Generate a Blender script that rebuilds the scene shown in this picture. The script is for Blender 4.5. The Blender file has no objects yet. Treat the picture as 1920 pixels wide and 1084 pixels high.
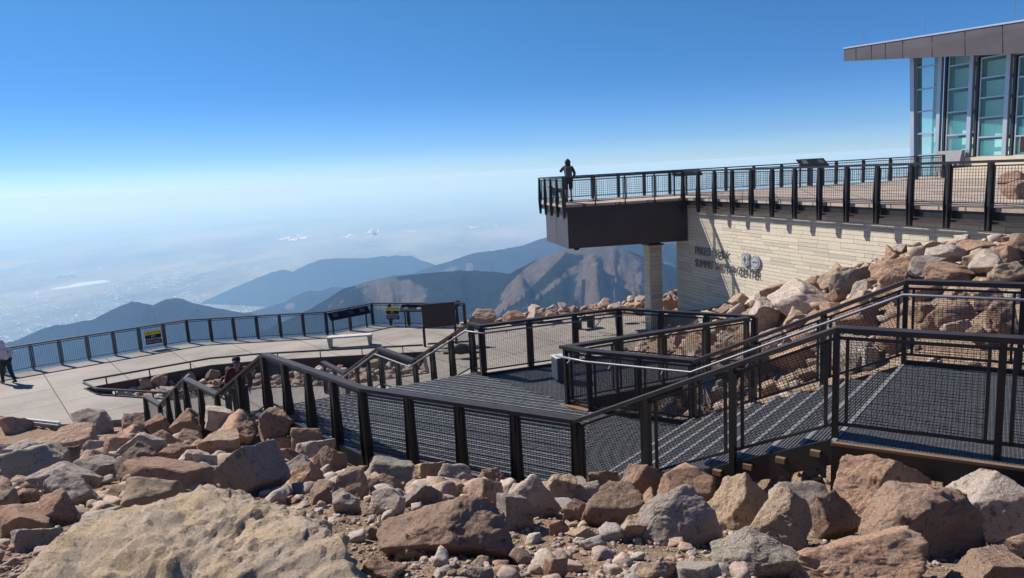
import bpy, bmesh, math, random
import numpy as np
from mathutils import Vector, Matrix, noise
random.seed(7); np.random.seed(7)
R = math.radians
scene = bpy.context.scene
COL = scene.collection

# ------------------------------------------------------------------ camera model
F = 1350.0; PITCH = R(9.3); ROLL = R(3.2)
def ray(px, py):
    u = px-960; v = py-542
    c, s = math.cos(ROLL), math.sin(ROLL)
    x = u*c-v*s; y = u*s+v*c
    cp, sp = math.cos(PITCH), math.sin(PITCH)
    return Vector((x, F*cp-y*sp, -(F*sp+y*cp)))
def W(px, py, z):
    r = ray(px, py); return r*(z/r[2])
def proj(x, y, z):
    cp, sp = math.cos(PITCH), math.sin(PITCH)
    d = y*cp-z*sp; yv = -(y*sp+z*cp)/d*F; xx = x/d*F
    c, s = math.cos(ROLL), math.sin(ROLL)
    return 960+xx*c+yv*s, 542-xx*s+yv*c, d

# ------------------------------------------------------------------ object helpers
def tag(o, label=None, cat=None, group=None, kind=None):
    if label: o['label'] = label
    if cat: o['category'] = cat
    if group: o['group'] = group
    if kind: o['kind'] = kind
    return o
def thing(name, label, cat, loc, group=None):
    o = bpy.data.objects.new(name, None); COL.objects.link(o)
    o.location = loc; o.empty_display_size = .1
    return tag(o, label, cat, group)
def tag_structure(o): o['kind'] = 'structure'; return o

class MB:
    def __init__(s): s.v = []; s.f = []; s.c = None
    def add(s, vs, fs):
        n = len(s.v); s.v += [tuple(p) for p in vs]; s.f += [tuple(i+n for i in f) for f in fs]
    def bar(s, p0, p1, w, h, up=(0, 0, 1), w1=None, caps=True):
        p0 = Vector(p0); p1 = Vector(p1); d = (p1-p0)
        if d.length < 1e-6: return
        d.normalize(); up = Vector(up)
        if abs(d.dot(up)) > .98: up = Vector((1, 0, 0)) if abs(d.x) < .9 else Vector((0, 1, 0))
        a = d.cross(up).normalized(); b = a.cross(d).normalized()
        w1 = w if w1 is None else w1
        vs = [p0+a*w*i/2+b*h*j/2 for i, j in ((-1,-1),(1,-1),(1,1),(-1,1))] + [p1+a*w1*i/2+b*h*j/2 for i, j in ((-1,-1),(1,-1),(1,1),(-1,1))]
        fs = [(0,1,5,4),(1,2,6,5),(2,3,7,6),(3,0,4,7)]
        if caps: fs += [(3,2,1,0),(4,5,6,7)]
        s.add(vs, fs)
    def box(s, c, size, rz=0):
        c = Vector(c); m = Matrix.Rotation(rz, 3, 'Z'); x, y, z = [k/2 for k in size]
        vs = [c+m@Vector((i*x, j*y, k*z)) for k in (-1, 1) for i, j in ((-1,-1),(1,-1),(1,1),(-1,1))]
        s.add(vs, [(3,2,1,0),(4,5,6,7),(0,1,5,4),(1,2,6,5),(2,3,7,6),(3,0,4,7)])
    def prism(s, poly, z0, z1):
        n = len(poly)
        ar = sum(poly[i][0]*poly[(i+1)%n][1]-poly[(i+1)%n][0]*poly[i][1] for i in range(n))
        if ar < 0: poly = poly[::-1]
        vs = [(p[0], p[1], z0) for p in poly]+[(p[0], p[1], z1) for p in poly]
        s.add(vs, [tuple(range(n))[::-1], tuple(range(n, 2*n))]+[(i, (i+1)%n, n+(i+1)%n, n+i) for i in range(n)])
    def hexa(s, q0, q1):   # two quads -> solid
        s.add(list(q0)+list(q1), [(3,2,1,0),(4,5,6,7),(0,1,5,4),(1,2,6,5),(2,3,7,6),(3,0,4,7)])
    def tube(s, pts, r, n=8, closed_caps=True, radii=None):
        pts = [Vector(p) for p in pts]; base = len(s.v); m = len(pts)
        for i, p in enumerate(pts):
            if i == 0: d = pts[1]-pts[0]
            elif i == m-1: d = pts[-1]-pts[-2]
            else: d = (pts[i+1]-p).normalized()+(p-pts[i-1]).normalized()
            d.normalize(); up = Vector((0,0,1)) if abs(d.z) < .95 else Vector((1,0,0))
            a = d.cross(up).normalized(); b = a.cross(d).normalized()
            rr = radii[i] if radii else r
            for k in range(n):
                t = 2*math.pi*k/n; s.v.append(tuple(p+a*math.cos(t)*rr+b*math.sin(t)*rr))
        for i in range(m-1):
            for k in range(n):
                a0 = base+i*n+k; a1 = base+i*n+(k+1)%n
                s.f.append((a0, a1, a1+n, a0+n))
        if closed_caps:
            s.f.append(tuple(base+k for k in range(n))[::-1]); s.f.append(tuple(base+(m-1)*n+k for k in range(n)))
    def ball(s, c, r, n=10, m=6, sc=(1,1,1)):
        base = len(s.v); c = Vector(c)
        for j in range(m+1):
            ph = math.pi*j/m
            for k in range(n):
                t = 2*math.pi*k/n
                s.v.append(tuple(c+Vector((math.sin(ph)*math.cos(t)*sc[0], math.sin(ph)*math.sin(t)*sc[1], math.cos(ph)*sc[2]))*r))
        for j in range(m):
            for k in range(n):
                s.f.append((base+j*n+k, base+(j+1)*n+k, base+(j+1)*n+(k+1)%n, base+j*n+(k+1)%n))
    def build(s, name, mat, parent=None, smooth=False, bevel=0, label=None):
        o = parent; off = Vector((0, 0, 0))
        while o is not None: off += o.location; o = o.parent
        me = bpy.data.meshes.new(name)
        me.from_pydata([(a-off.x, b-off.y, c-off.z) for a, b, c in s.v], [], s.f)
        me.materials.append(mat); me.update()
        if smooth: me.shade_smooth()
        o = bpy.data.objects.new(name, me); COL.objects.link(o)
        if parent is not None: o.parent = parent
        if bevel:
            md = o.modifiers.new('Bevel', 'BEVEL'); md.width = bevel; md.segments = 2; md.limit_method = 'ANGLE'
        if label: o['label'] = label
        return o
def rebase(o):   # put a one-mesh thing's origin at its base
    me = o.data; n = len(me.vertices); a = np.empty(n*3); me.vertices.foreach_get('co', a); a = a.reshape(-1, 3)
    c = np.array([(a[:,0].min()+a[:,0].max())/2, (a[:,1].min()+a[:,1].max())/2, a[:,2].min()])
    a -= c; me.vertices.foreach_set('co', a.ravel()); me.update(); o.location = c; return o
def np_mesh(name, verts, faces, mat, smooth=False):
    me = bpy.data.meshes.new(name); verts = np.asarray(verts, dtype=np.float32); faces = np.asarray(faces, dtype=np.int32)
    k = faces.shape[1]
    me.vertices.add(len(verts)); me.vertices.foreach_set('co', verts.ravel())
    me.loops.add(faces.size); me.loops.foreach_set('vertex_index', faces.ravel())
    me.polygons.add(len(faces)); me.polygons.foreach_set('loop_start', np.arange(0, faces.size, k, dtype=np.int32))
    me.update(calc_edges=True); me.validate()
    if smooth: me.shade_smooth()
    if mat: me.materials.append(mat)
    return me

# ------------------------------------------------------------------ materials
def nt(name):
    m = bpy.data.materials.new(name); m.use_nodes = True
    n = m.node_tree; b = n.nodes['Principled BSDF']; return m, n, b
def lk(n, a, b): n.links.new(a, b)
def node(n, t, **kw):
    x = n.nodes.new(t)
    for k, v in kw.items():
        if k in x.inputs.keys(): x.inputs[k].default_value = v
        else: setattr(x, k, v)
    return x
def ramp(n, src, stops):
    r = n.nodes.new('ShaderNodeValToRGB'); lk(n, src, r.inputs[0])
    e = r.color_ramp.elements
    while len(e) < len(stops): e.new(.5)
    for i, (p, c) in enumerate(stops): e[i].position = p; e[i].color = (*c, 1) if len(c) == 3 else c
    return r.outputs[0]
def mix(n, fac, a, b, mode='MIX'):
    m = n.nodes.new('ShaderNodeMix'); m.data_type = 'RGBA'; m.blend_type = mode
    for i, x in ((0, fac), (6, a), (7, b)):
        if isinstance(x, (int, float)): m.inputs[i].default_value = x
        elif isinstance(x, tuple): m.inputs[i].default_value = (*x, 1)
        else: lk(n, x, m.inputs[i])
    return m.outputs[2]
def simple(name, col, rough=.6, metal=0, var=.12, scale=8, bump=0, bscale=60, spec=.5):
    m, n, b = nt(name)
    g = node(n, 'ShaderNodeNewGeometry'); t = node(n, 'ShaderNodeTexNoise', Scale=scale, Detail=6)
    lk(n, g.outputs['Position'], t.inputs['Vector'])
    c = ramp(n, t.outputs[0], [(.3, tuple(x*(1-var) for x in col)), (.7, tuple(min(1, x*(1+var)) for x in col))])
    lk(n, c, b.inputs['Base Color']); b.inputs['Roughness'].default_value = rough; b.inputs['Metallic'].default_value = metal
    b.inputs['Specular IOR Level'].default_value = spec
    if bump:
        t2 = node(n, 'ShaderNodeTexNoise', Scale=bscale, Detail=4); lk(n, g.outputs['Position'], t2.inputs['Vector'])
        bp = node(n, 'ShaderNodeBump', Strength=bump, Distance=.01); lk(n, t2.outputs[0], bp.inputs['Height']); lk(n, bp.outputs[0], b.inputs['Normal'])
    return m

M = {}
M['bronze'] = simple('dark_bronze_paint', (.016, .014, .014), .42, .0, .35, 3, .15, 90, .4)
M['bronze_top'] = simple('weathered_bronze_rail', (.034, .027, .025), .5, .0, .3, 5, .1, 90, .35)
M['wire'] = simple('dark_wire', (.02, .018, .018), .5)
M['steel'] = simple('brushed_steel', (.20, .20, .23), .5, .5, .08, 20)
M['grate'] = simple('galvanised_grating', (.12, .123, .127), .5, .2, .3, 14)
M['ribs'] = simple('bright_plank_ribs', (.20, .21, .215), .5, .2, .4, 9)
M['nosing'] = simple('serrated_nosing', (.19, .19, .19), .6, .1, .2, 30)
M['panel_metal'] = simple('brown_zinc_cladding', (.060, .046, .048), .45, .3, .18, 1.2)
M['box_metal'] = simple('dark_steel_cladding', (.022, .017, .020), .5, .1, .3, 1.2)
M['fascia'] = simple('zinc_fascia', (.085, .070, .078), .5, .2, .15, .8)
M['alu'] = simple('anodised_frame', (.40, .43, .50), .4, .5, .06, 3)
M['finshade'] = simple('fin_shadow_tone', (.03, .025, .025), .5)  # tone of the shadow strip built beside each fin
M['black'] = simple('black_plastic', (.012, .012, .014), .8, spec=.12)
M['pale_grey'] = simple('pale_grey_paint', (.42, .45, .42), .5)
M['slate'] = simple('slate_blue_paint', (.045, .055, .075), .5)
M['benchwood'] = simple('weathered_pale_bench', (.45, .44, .40), .6)
M['benchleg'] = simple('grey_bench_leg', (.25, .26, .25), .6)
M['yellow'] = simple('sign_yellow', (.75, .62, .05), .5, 0, .03)
M['white'] = simple('sign_white', (.7, .7, .68), .5, 0, .03)
M['tancurb'] = simple('tan_bracket', (.17, .105, .06), .6)
M['letters'] = simple('dull_metal_letters', (.11, .12, .14), .4, .5)
M['badge'] = simple('blue_grey_badge', (.30, .33, .34), .6, .1)
M['cloth_red'] = simple('maroon_shirt', (.10, .012, .018), .9)
M['cloth_black'] = simple('black_cloth', (.012, .012, .015), .9)
M['cloth_lilac'] = simple('pale_lilac_hoodie', (.50, .46, .56), .9)
M['cloth_grey'] = simple('grey_cloth', (.08, .08, .09), .9)
M['skin'] = simple('skin', (.36, .19, .13), .6)
M['hair'] = simple('dark_hair', (.03, .02, .015), .8)
M['fur'] = simple('dark_fur', (.05, .045, .05), .9, 0, .5, 14)

# concrete paving with score joints
def concrete(name, col, jx, jy, rot):
    m, n, b = nt(name)
    g = node(n, 'ShaderNodeNewGeometry')
    mp = node(n, 'ShaderNodeMapping'); mp.inputs['Rotation'].default_value = (0, 0, rot); lk(n, g.outputs['Position'], mp.inputs['Vector'])
    br = node(n, 'ShaderNodeTexBrick'); lk(n, mp.outputs[0], br.inputs['Vector'])
    br.offset = 0; br.inputs['Scale'].default_value = 1; br.inputs['Mortar Size'].default_value = .02; br.inputs['Mortar Smooth'].default_value = .1
    br.inputs['Brick Width'].default_value = jx; br.inputs['Row Height'].default_value = jy
    br.inputs['Color1'].default_value = (*[x*.95 for x in col], 1); br.inputs['Color2'].default_value = (*[x*1.05 for x in col], 1)
    br.inputs['Mortar'].default_value = (*[x*.25 for x in col], 1)
    t = node(n, 'ShaderNodeTexNoise', Scale=.5, Detail=5); lk(n, g.outputs['Position'], t.inputs['Vector'])
    t2 = node(n, 'ShaderNodeTexNoise', Scale=28, Detail=3); lk(n, g.outputs['Position'], t2.inputs['Vector'])
    c = mix(n, 1.0, br.outputs['Color'], ramp(n, t.outputs[0], [(.3, (.68, .665, .65)), (.5, (.92, .91, .90)), (.7, (1.06, 1.05, 1.03))]), 'MULTIPLY')
    c = mix(n, 1.0, c, ramp(n, t2.outputs[0], [(.3, (.72, .70, .68)), (.7, (1.15, 1.15, 1.15))]), 'MULTIPLY')
    lk(n, c, b.inputs['Base Color']); b.inputs['Roughness'].default_value = .85
    bp = node(n, 'ShaderNodeBump', Strength=.4, Distance=.01); lk(n, t2.outputs[0], bp.inputs['Height']); lk(n, bp.outputs[0], b.inputs['Normal'])
    return m
M['plaza'] = concrete('exposed_aggregate_paving', (.285, .255, .225), 2.4, 2.4, R(-38))
M['deck'] = concrete('tan_deck_paving', (.42, .34, .28), 1.2, .6, R(18))

def block_mat(name, tints, grime=.2):
    m, n, b = nt(name)
    at = node(n, 'ShaderNodeAttribute'); at.attribute_name = 'tint'
    k = len(tints)
    c = ramp(n, at.outputs['Fac'], [(i/(k-1), t) for i, t in enumerate(tints)])
    g = node(n, 'ShaderNodeNewGeometry')
    t = node(n, 'ShaderNodeTexNoise', Scale=14, Detail=8); lk(n, g.outputs['Position'], t.inputs['Vector'])
    c = mix(n, 1.0, c, ramp(n, t.outputs[0], [(.3, (1-grime,)*3), (.7, (1.06,)*3)]), 'MULTIPLY')
    lk(n, c, b.inputs['Base Color']); b.inputs['Roughness'].default_value = .85
    bp = node(n, 'ShaderNodeBump', Strength=.5, Distance=.008); lk(n, t.outputs[0], bp.inputs['Height']); lk(n, bp.outputs[0], b.inputs['Normal'])
    return m
M['stone'] = block_mat('buff_sandstone', [(.41, .365, .30), (.50, .445, .345), (.53, .47, .365), (.515, .46, .36), (.57, .50, .39)], .10)
M['mortar'] = simple('mortar', (.34, .30, .24), .9)

def rock_mat(name, a, b_, dark, lichen=None, la=.0):
    m, n, b = nt(name)
    g = node(n, 'ShaderNodeNewGeometry'); oi = node(n, 'ShaderNodeObjectInfo')
    vm = node(n, 'ShaderNodeVectorMath', operation='MULTIPLY_ADD'); lk(n, oi.outputs['Random'], vm.inputs[0]); vm.inputs[1].default_value = (37, 51, 23); lk(n, g.outputs['Position'], vm.inputs[2])
    P = vm.outputs[0]
    t1 = node(n, 'ShaderNodeTexNoise', Scale=2.2, Detail=6, Roughness=.6, Distortion=.6); lk(n, P, t1.inputs['Vector'])
    t2 = node(n, 'ShaderNodeTexNoise', Scale=13, Detail=10, Roughness=.74); lk(n, P, t2.inputs['Vector'])
    t3 = node(n, 'ShaderNodeTexNoise', Scale=75, Detail=5, Roughness=.7); lk(n, P, t3.inputs['Vector'])
    c = ramp(n, t1.outputs[0], [(.32, a), (.68, b_)])
    c = mix(n, ramp(n, t2.outputs[0], [(.38, (.9,)*3), (.46, (0,)*3)]), c, dark)
    if lichen:
        t4 = node(n, 'ShaderNodeTexNoise', Scale=4.5, Detail=8, Roughness=.75); lk(n, P, t4.inputs['Vector'])
        c = mix(n, ramp(n, t4.outputs[0], [(.52, (0,)*3), (.60, (la,)*3)]), c, lichen)
    c = mix(n, 1.0, c, ramp(n, t3.outputs[0], [(.3, (.72,)*3), (.68, (1.28,)*3)]), 'MULTIPLY')
    # each boulder its own lightness
    rr = ramp(n, oi.outputs['Random'], [(0, (.88, .86, .85)), (1, (1.42, 1.38, 1.32))])
    c = mix(n, 1.0, c, rr, 'MULTIPLY')
    lk(n, c, b.inputs['Base Color']); b.inputs['Roughness'].default_value = .9; b.inputs['Specular IOR Level'].default_value = .25
    vo = node(n, 'ShaderNodeTexVoronoi', Scale=5.5); vo.feature = 'DISTANCE_TO_EDGE'
    dm = node(n, 'ShaderNodeVectorMath', operation='MULTIPLY_ADD'); lk(n, t2.outputs['Color'], dm.inputs[0]); dm.inputs[1].default_value = (.35,)*3; lk(n, P, dm.inputs[2]); lk(n, dm.outputs[0], vo.inputs['Vector'])
    vr = ramp(n, vo.outputs['Distance'], [(0, (0,)*3), (.05, (1,)*3)])
    b1 = node(n, 'ShaderNodeBump', Strength=.35, Distance=.02); lk(n, vr, b1.inputs['Height'])
    b2 = node(n, 'ShaderNodeBump', Strength=1.0, Distance=.10); lk(n, t2.outputs[0], b2.inputs['Height']); lk(n, b1.outputs[0], b2.inputs['Normal'])
    b3 = node(n, 'ShaderNodeBump', Strength=1.0, Distance=.02); lk(n, t3.outputs[0], b3.inputs['Height']); lk(n, b2.outputs[0], b3.inputs['Normal'])
    lk(n, b3.outputs[0], b.inputs['Normal'])
    return m
ROCK = [
 rock_mat('pink_granite', (.47, .30, .21), (.40, .26, .185), (.17, .115, .085), (.50, .37, .28), .5),
 rock_mat('brown_granite', (.34, .23, .17), (.41, .285, .21), (.13, .095, .075), (.43, .34, .265), .5),
 rock_mat('grey_granite', (.37, .31, .275), (.44, .37, .325), (.15, .125, .11), (.47, .41, .36), .6),
 rock_mat('ochre_granite', (.48, .355, .24), (.43, .33, .255), (.18, .14, .11), (.52, .38, .22), .5),
 rock_mat('greenish_slab', (.42, .37, .305), (.46, .40, .335), (.22, .19, .15), (.45, .415, .335), .5),
 rock_mat('pale_granite', (.54, .44, .37), (.49, .41, .355), (.24, .195, .165), (.57, .52, .455), .6)]
GOLD = rock_mat('golden_outcrop', (.47, .36, .255), (.42, .345, .28), (.15, .12, .10), (.50, .37, .215), .6)
ROCKNAME = ['pinkish tan', 'brown', 'grey', 'ochre', 'greenish grey', 'pale']

def ground_mat():
    m, n, b = nt('gravelly_soil')
    g = node(n, 'ShaderNodeNewGeometry'); P = g.outputs['Position']
    t1 = node(n, 'ShaderNodeTexNoise', Scale=.9, Detail=8); t2 = node(n, 'ShaderNodeTexVoronoi', Scale=28); t3 = node(n, 'ShaderNodeTexNoise', Scale=40, Detail=8, Roughness=.7)
    for t in (t1, t2, t3): lk(n, P, t.inputs['Vector'])
    c = ramp(n, t1.outputs[0], [(.3, (.34, .225, .155)), (.7, (.40, .295, .21))])
    c = mix(n, 1.0, c, ramp(n, t3.outputs[0], [(.3, (.45,)*3), (.7, (1.3,)*3)]), 'MULTIPLY')
    hs = mix(n, .5, c, ramp(n, t2.outputs['Color'], [(0, (.1,)*3), (1, (.9,)*3)]), 'SOFT_LIGHT')
    lk(n, hs, b.inputs['Base Color']); b.inputs['Roughness'].default_value = .95; b.inputs['Specular IOR Level'].default_value = .1
    b1 = node(n, 'ShaderNodeBump', Strength=1, Distance=.03); lk(n, t2.outputs['Distance'], b1.inputs['Height']); b1.invert = True
    b2 = node(n, 'ShaderNodeBump', Strength=1, Distance=.04); lk(n, t3.outputs[0], b2.inputs['Height']); lk(n, b1.outputs[0], b2.inputs['Normal'])
    lk(n, b2.outputs[0], b.inputs['Normal']); return m
M['ground'] = ground_mat()

# ------------------------------------------------------------------ world, sun, camera
SUN_AZ = R(57); SUN_EL = R(43)      # azimuth measured to the left of +Y
sun_dir = Vector((-math.sin(SUN_AZ)*math.cos(SUN_EL), math.cos(SUN_AZ)*math.cos(SUN_EL), math.sin(SUN_EL)))
w = bpy.data.worlds.new('World'); scene.world = w; w.use_nodes = True
wn = w.node_tree; bg = wn.nodes['Background']
sky = wn.nodes.new('ShaderNodeTexSky'); sky.sky_type = 'NISHITA'; sky.sun_disc = False
sky.sun_elevation = SUN_EL; sky.sun_rotation = -SUN_AZ; sky.altitude = 2500; sky.air_density = 1.0; sky.dust_density = .3; sky.ozone_density = 4.0
gm = wn.nodes.new('ShaderNodeHueSaturation'); gm.inputs['Saturation'].default_value = 1.2; gm.inputs['Hue'].default_value = .508; wn.links.new(sky.outputs[0], gm.inputs['Color'])
tc = wn.nodes.new('ShaderNodeTexCoord'); sx = wn.nodes.new('ShaderNodeSeparateXYZ'); wn.links.new(tc.outputs['Generated'], sx.inputs[0])
mx = wn.nodes.new('ShaderNodeMix'); mx.data_type = 'RGBA'; mx.blend_type = 'MULTIPLY'; mx.inputs[0].default_value = 1
wn.links.new(gm.outputs[0], mx.inputs[6]); wn.links.new(ramp(wn, sx.outputs[2], [(0, (.68, .86, 1.22)), (.035, (.55, .76, 1.10)), (.11, (.50, .76, .95)), (.22, (.68, .97, .95)), (.4, (1.03, 1.17, 1.12))]), mx.inputs[7])
wn.links.new(mx.outputs[2], bg.inputs[0]); bg.inputs[1].default_value = .074
sl = bpy.data.lights.new('sun', 'SUN'); sl.energy = 5.0; sl.angle = R(.53); sl.color = (1, .94, .86)
so = bpy.data.objects.new('sun', sl); COL.objects.link(so); so.rotation_euler = sun_dir.to_track_quat('Z', 'Y').to_euler(); so.location = sun_dir*50
cd = bpy.data.cameras.new('camera'); co = bpy.data.objects.new('camera', cd); COL.objects.link(co); scene.camera = co
cd.sensor_width = 36; cd.lens = F/1920*36; cd.clip_start = .05; cd.clip_end = 80000
cp, sp = math.cos(PITCH), math.sin(PITCH); cr, sr = math.cos(ROLL), math.sin(ROLL)
fwd = Vector((0, cp, -sp)); up0 = Vector((0, sp, cp)); rt0 = Vector((1, 0, 0))
rt = rt0*cr + up0*sr*1; up = up0*cr - rt0*sr
# image: a point to the right of a level line climbs, so the camera's right axis dips below the level
rt = rt0*cr - up0*sr; up = up0*cr + rt0*sr
mw = Matrix((( rt.x, up.x, -fwd.x, 0), (rt.y, up.y, -fwd.y, 0), (rt.z, up.z, -fwd.z, 0), (0, 0, 0, 1)))
co.matrix_world = mw
vs = scene.view_settings; vs.view_transform = 'Standard'; vs.look = 'None'; vs.gamma = 1; vs.exposure = .6
scene.cycles.volume_bounces = 2
scene.render.resolution_x = 1024; scene.render.resolution_y = 578

# ------------------------------------------------------------------ far land: plain, lake, city, mountains, clouds, haze
ZP = -640.0
def plain_mat():
    m, n, b = nt('high_plains')
    g = node(n, 'ShaderNodeNewGeometry'); P = g.outputs['Position']
    mp = node(n, 'ShaderNodeMapping'); mp.inputs['Scale'].default_value = (.0011, .00045, 1); lk(n, P, mp.inputs[0])
    t1 = node(n, 'ShaderNodeTexNoise', Scale=1, Detail=9, Roughness=.62, Distortion=.4); lk(n, mp.outputs[0], t1.inputs[0])
    mp2 = node(n, 'ShaderNodeMapping'); mp2.inputs['Scale'].default_value = (.012, .006, 1); lk(n, P, mp2.inputs[0])
    t2 = node(n, 'ShaderNodeTexVoronoi', Scale=1); lk(n, mp2.outputs[0], t2.inputs[0])
    c = ramp(n, t1.outputs[0], [(.36, (.045, .06, .05)), (.5, (.15, .14, .10)), (.64, (.30, .26, .19))])
    c = mix(n, .35, c, ramp(n, t2.outputs['Color'], [(0, (.05, .06, .05)), (1, (.32, .29, .23))]))
    lk(n, c, b.inputs['Base Color']); b.inputs['Roughness'].default_value = 1; b.inputs['Specular IOR Level'].default_value = 0
    return m
m_ = MB(); m_.add([(-26000, -3000, ZP), (26000, -3000, ZP), (26000, 26000, ZP), (-26000, 26000, ZP)], [(0, 1, 2, 3)])
tag_structure(m_.build('plain', plain_mat()))
lake = MB(); c0 = W(156, 533, ZP+.6); pts = []
for k in range(28):
    a = 2*math.pi*k/28; rr = 1+.18*math.sin(3*a+1)+.1*math.sin(5*a)
    pts.append((c0.x+math.cos(a)*110*rr+math.sin(a)*60, c0.y+math.sin(a)*190*rr, ZP+.6))
lake.add(pts, [tuple(range(28))])
tag_structure(lake.build('lake', simple('lake_water', (.5, .55, .58), .35, 0, .02, .01)))
# city: thousands of tiny pale roofs on the plain
cb = MB(); rnd = random.Random(3); cnt = 0
while cnt < 5200:
    px = rnd.uniform(-60, 640); py = rnd.uniform(498, 660)
    p = W(px, py, ZP)
    dens = noise.noise(Vector((px*.011, py*.035, 3)))+.55*noise.noise(Vector((px*.05, py*.14, 9)))
    if px < 210 and 520 < py < 545 : continue
    if dens < .02+ (540-py)*.004: continue
    s_ = rnd.choice([2, 2.5, 3, 3.5, 5, 9]) * (1.15 if py < 560 else .8)
    cb.box((p.x, p.y, ZP+1.5), (s_*rnd.uniform(1, 2.2), s_*rnd.uniform(.8, 2), 3), rnd.uniform(0, 3)); cnt += 1
for k in range(9):      # far downtown towers
    p = W(110+k*3.5+rnd.uniform(-1, 1), 521-k*.1, ZP); cb.box((p.x, p.y, ZP+12), (9, 9, rnd.uniform(14, 34)), 0)
tag(cb.build('city', simple('pale_roofs', (.62, .62, .62), .7, 0, .1, .01)), 'pale speckled roofs of the distant city on the plain', 'city', None, 'stuff')

def fbm(v, o=5, r=.5):
    a = 0; s = 1
    for _ in range(o): a += s*noise.noise(v); v = v*2.03+Vector((3.1, 1.7, 2.3)); s *= r
    return a
def rfbm(v, o=5, r=.5):
    a = 0; s = 1
    for _ in range(o): a += s*(1-2*abs(noise.noise(v))); v = v*2.07+Vector((5.1, 1.7, 2.3)); s *= r
    return a
def mountain_mat(name, forest, bare, bare2):
    m, n, b = nt(name)
    at = node(n, 'ShaderNodeAttribute'); at.attribute_name = 'bare'
    g = node(n, 'ShaderNodeNewGeometry')
    t = node(n, 'ShaderNodeTexNoise', Scale=.022, Detail=12, Roughness=.75); lk(n, g.outputs['Position'], t.inputs[0])
    ma = node(n, 'ShaderNodeMath', operation='ADD'); lk(n, at.outputs['Fac'], ma.inputs[0])
    mb = node(n, 'ShaderNodeMath', operation='MULTIPLY_ADD'); lk(n, t.outputs[0], mb.inputs[0]); mb.inputs[1].default_value = 2.4; mb.inputs[2].default_value = -1.2; lk(n, mb.outputs[0], ma.inputs[1])
    f = ramp(n, ma.outputs[0], [(.36, (0,)*3), (.62, (1,)*3)])
    t2 = node(n, 'ShaderNodeTexNoise', Scale=.06, Detail=8, Roughness=.7); lk(n, g.outputs['Position'], t2.inputs[0])
    bc = ramp(n, t2.outputs[0], [(.35, bare), (.65, bare2)])
    fc = ramp(n, t2.outputs[0], [(.35, tuple(x*.6 for x in forest)), (.65, tuple(x*1.4 for x in forest))])
    lk(n, mix(n, f, fc, bc), b.inputs['Base Color']); b.inputs['Roughness'].default_value = 1; b.inputs['Specular IOR Level'].default_value = 0
    t3 = node(n, 'ShaderNodeTexNoise', Scale=.25, Detail=6, Roughness=.7); lk(n, g.outputs['Position'], t3.inputs[0])
    bp = node(n, 'ShaderNodeBump', Strength=1, Distance=9); lk(n, t3.outputs[0], bp.inputs['Height']); lk(n, bp.outputs[0], b.inputs['Normal'])
    return m
MM = mountain_mat('mountain_forest_and_scree', (.012, .018, .017), (.115, .095, .082), (.19, .15, .122))
def mountain(name, prof, dist, blobs=(), base=0., slope=30, seed=0, amp=1., cols=230, rows=84, streaks=(), tilt=0):
    px0, px1 = prof[0][0], prof[-1][0]
    xs = [p[0] for p in prof]; ys = [p[1] for p in prof]
    V = []; B = []
    NB = 22
    for i in range(cols+1):
        px = px0+(px1-px0)*i/cols; py = float(np.interp(px, xs, ys))
        py += 1.3*fbm(Vector((px*.05, seed, 0)), 4, .6)
        r = ray(px, py); D = dist+tilt*(px-px0); c = r*(D/r.y)
        hd = Vector((r.x, r.y, 0)).normalized()
        H = c.z-ZP; run = H/math.tan(R(slope))
        for j in range(-NB, rows+1):
            if j < 0:
                t = -j/NB; q = c+hd*(run*t*1.0); z = c.z-H*t*1.0
                q.z = z+0; V.append(q); B.append(0); continue
            t = (j/rows)**1.15; q = c-hd*(run*t*.86)
            prof_t = 1-(1-t)**1.0
            z = c.z-H*(t*.92+.10*math.sin(t*math.pi)*-.6)
            # gullies: ridged noise stretched down the slope, spreading downwards
            gx = px*.012
            n1 = rfbm(Vector((gx*1.6+.25*fbm(Vector((gx*2, t*3, seed)), 3), t*1.3, seed*3.7)), 5, .55)
            n2 = rfbm(Vector((q.x*.011, q.y*.011, seed)), 6, .58)
            k = min(1, t*5)*(1-.25*t)
            n3 = fbm(Vector((gx*.7+t*.5*(1 if seed%2 else -1), t*.9, seed*1.9)), 3, .5)
            z += H*amp*(.028*n1+.045*n2+.16*n3-.04)*k
            q.z = z; V.append(q)
            pp = proj(*q); b = 0
            for (bx, by, rx, ry, an, st) in blobs:
                dx, dy = pp[0]-bx, pp[1]-by; ca, sa = math.cos(R(an)), math.sin(R(an))
                e = ((dx*ca+dy*sa)/rx)**2+((-dx*sa+dy*ca)/ry)**2
                b = max(b, st*max(0, min(1, 1.35-e)))
            B.append(b+base)
    n = rows+1+NB; idx = np.arange((cols+1)*n).reshape(cols+1, n)
    # order columns: back rows reversed first
    order = list(range(NB-1+1))
    V = np.array([tuple(v) for v in V]).reshape(cols+1, n, 3); B = np.array(B).reshape(cols+1, n)
    # j from -NB..-1 is t=1..1/NB ; already ordered far->near
    f = np.stack([idx[:-1, :-1], idx[1:, :-1], idx[1:, 1:], idx[:-1, 1:]], -1).reshape(-1, 4)
    me = np_mesh(name, V.reshape(-1, 3), f, MM, True)
    a = me.attributes.new('bare', 'FLOAT', 'POINT'); a.data.foreach_set('value', B.ravel().astype(np.float32))
    o = bpy.data.objects.new(name, me); COL.objects.link(o); tag_structure(o); return o
mountain('mountain', [(430, 640), (500, 618), (575, 583), (646, 541), (708, 523), (771, 515), (862, 507), (930, 510), (975, 516), (1020, 560), (1060, 620)], 1300,
         [(738, 552, 70, 33, 5, .92), (630, 570, 24, 9, -20, .4), (900, 590, 60, 10, -20, .35)], 0, 27, 1, .8)
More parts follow.
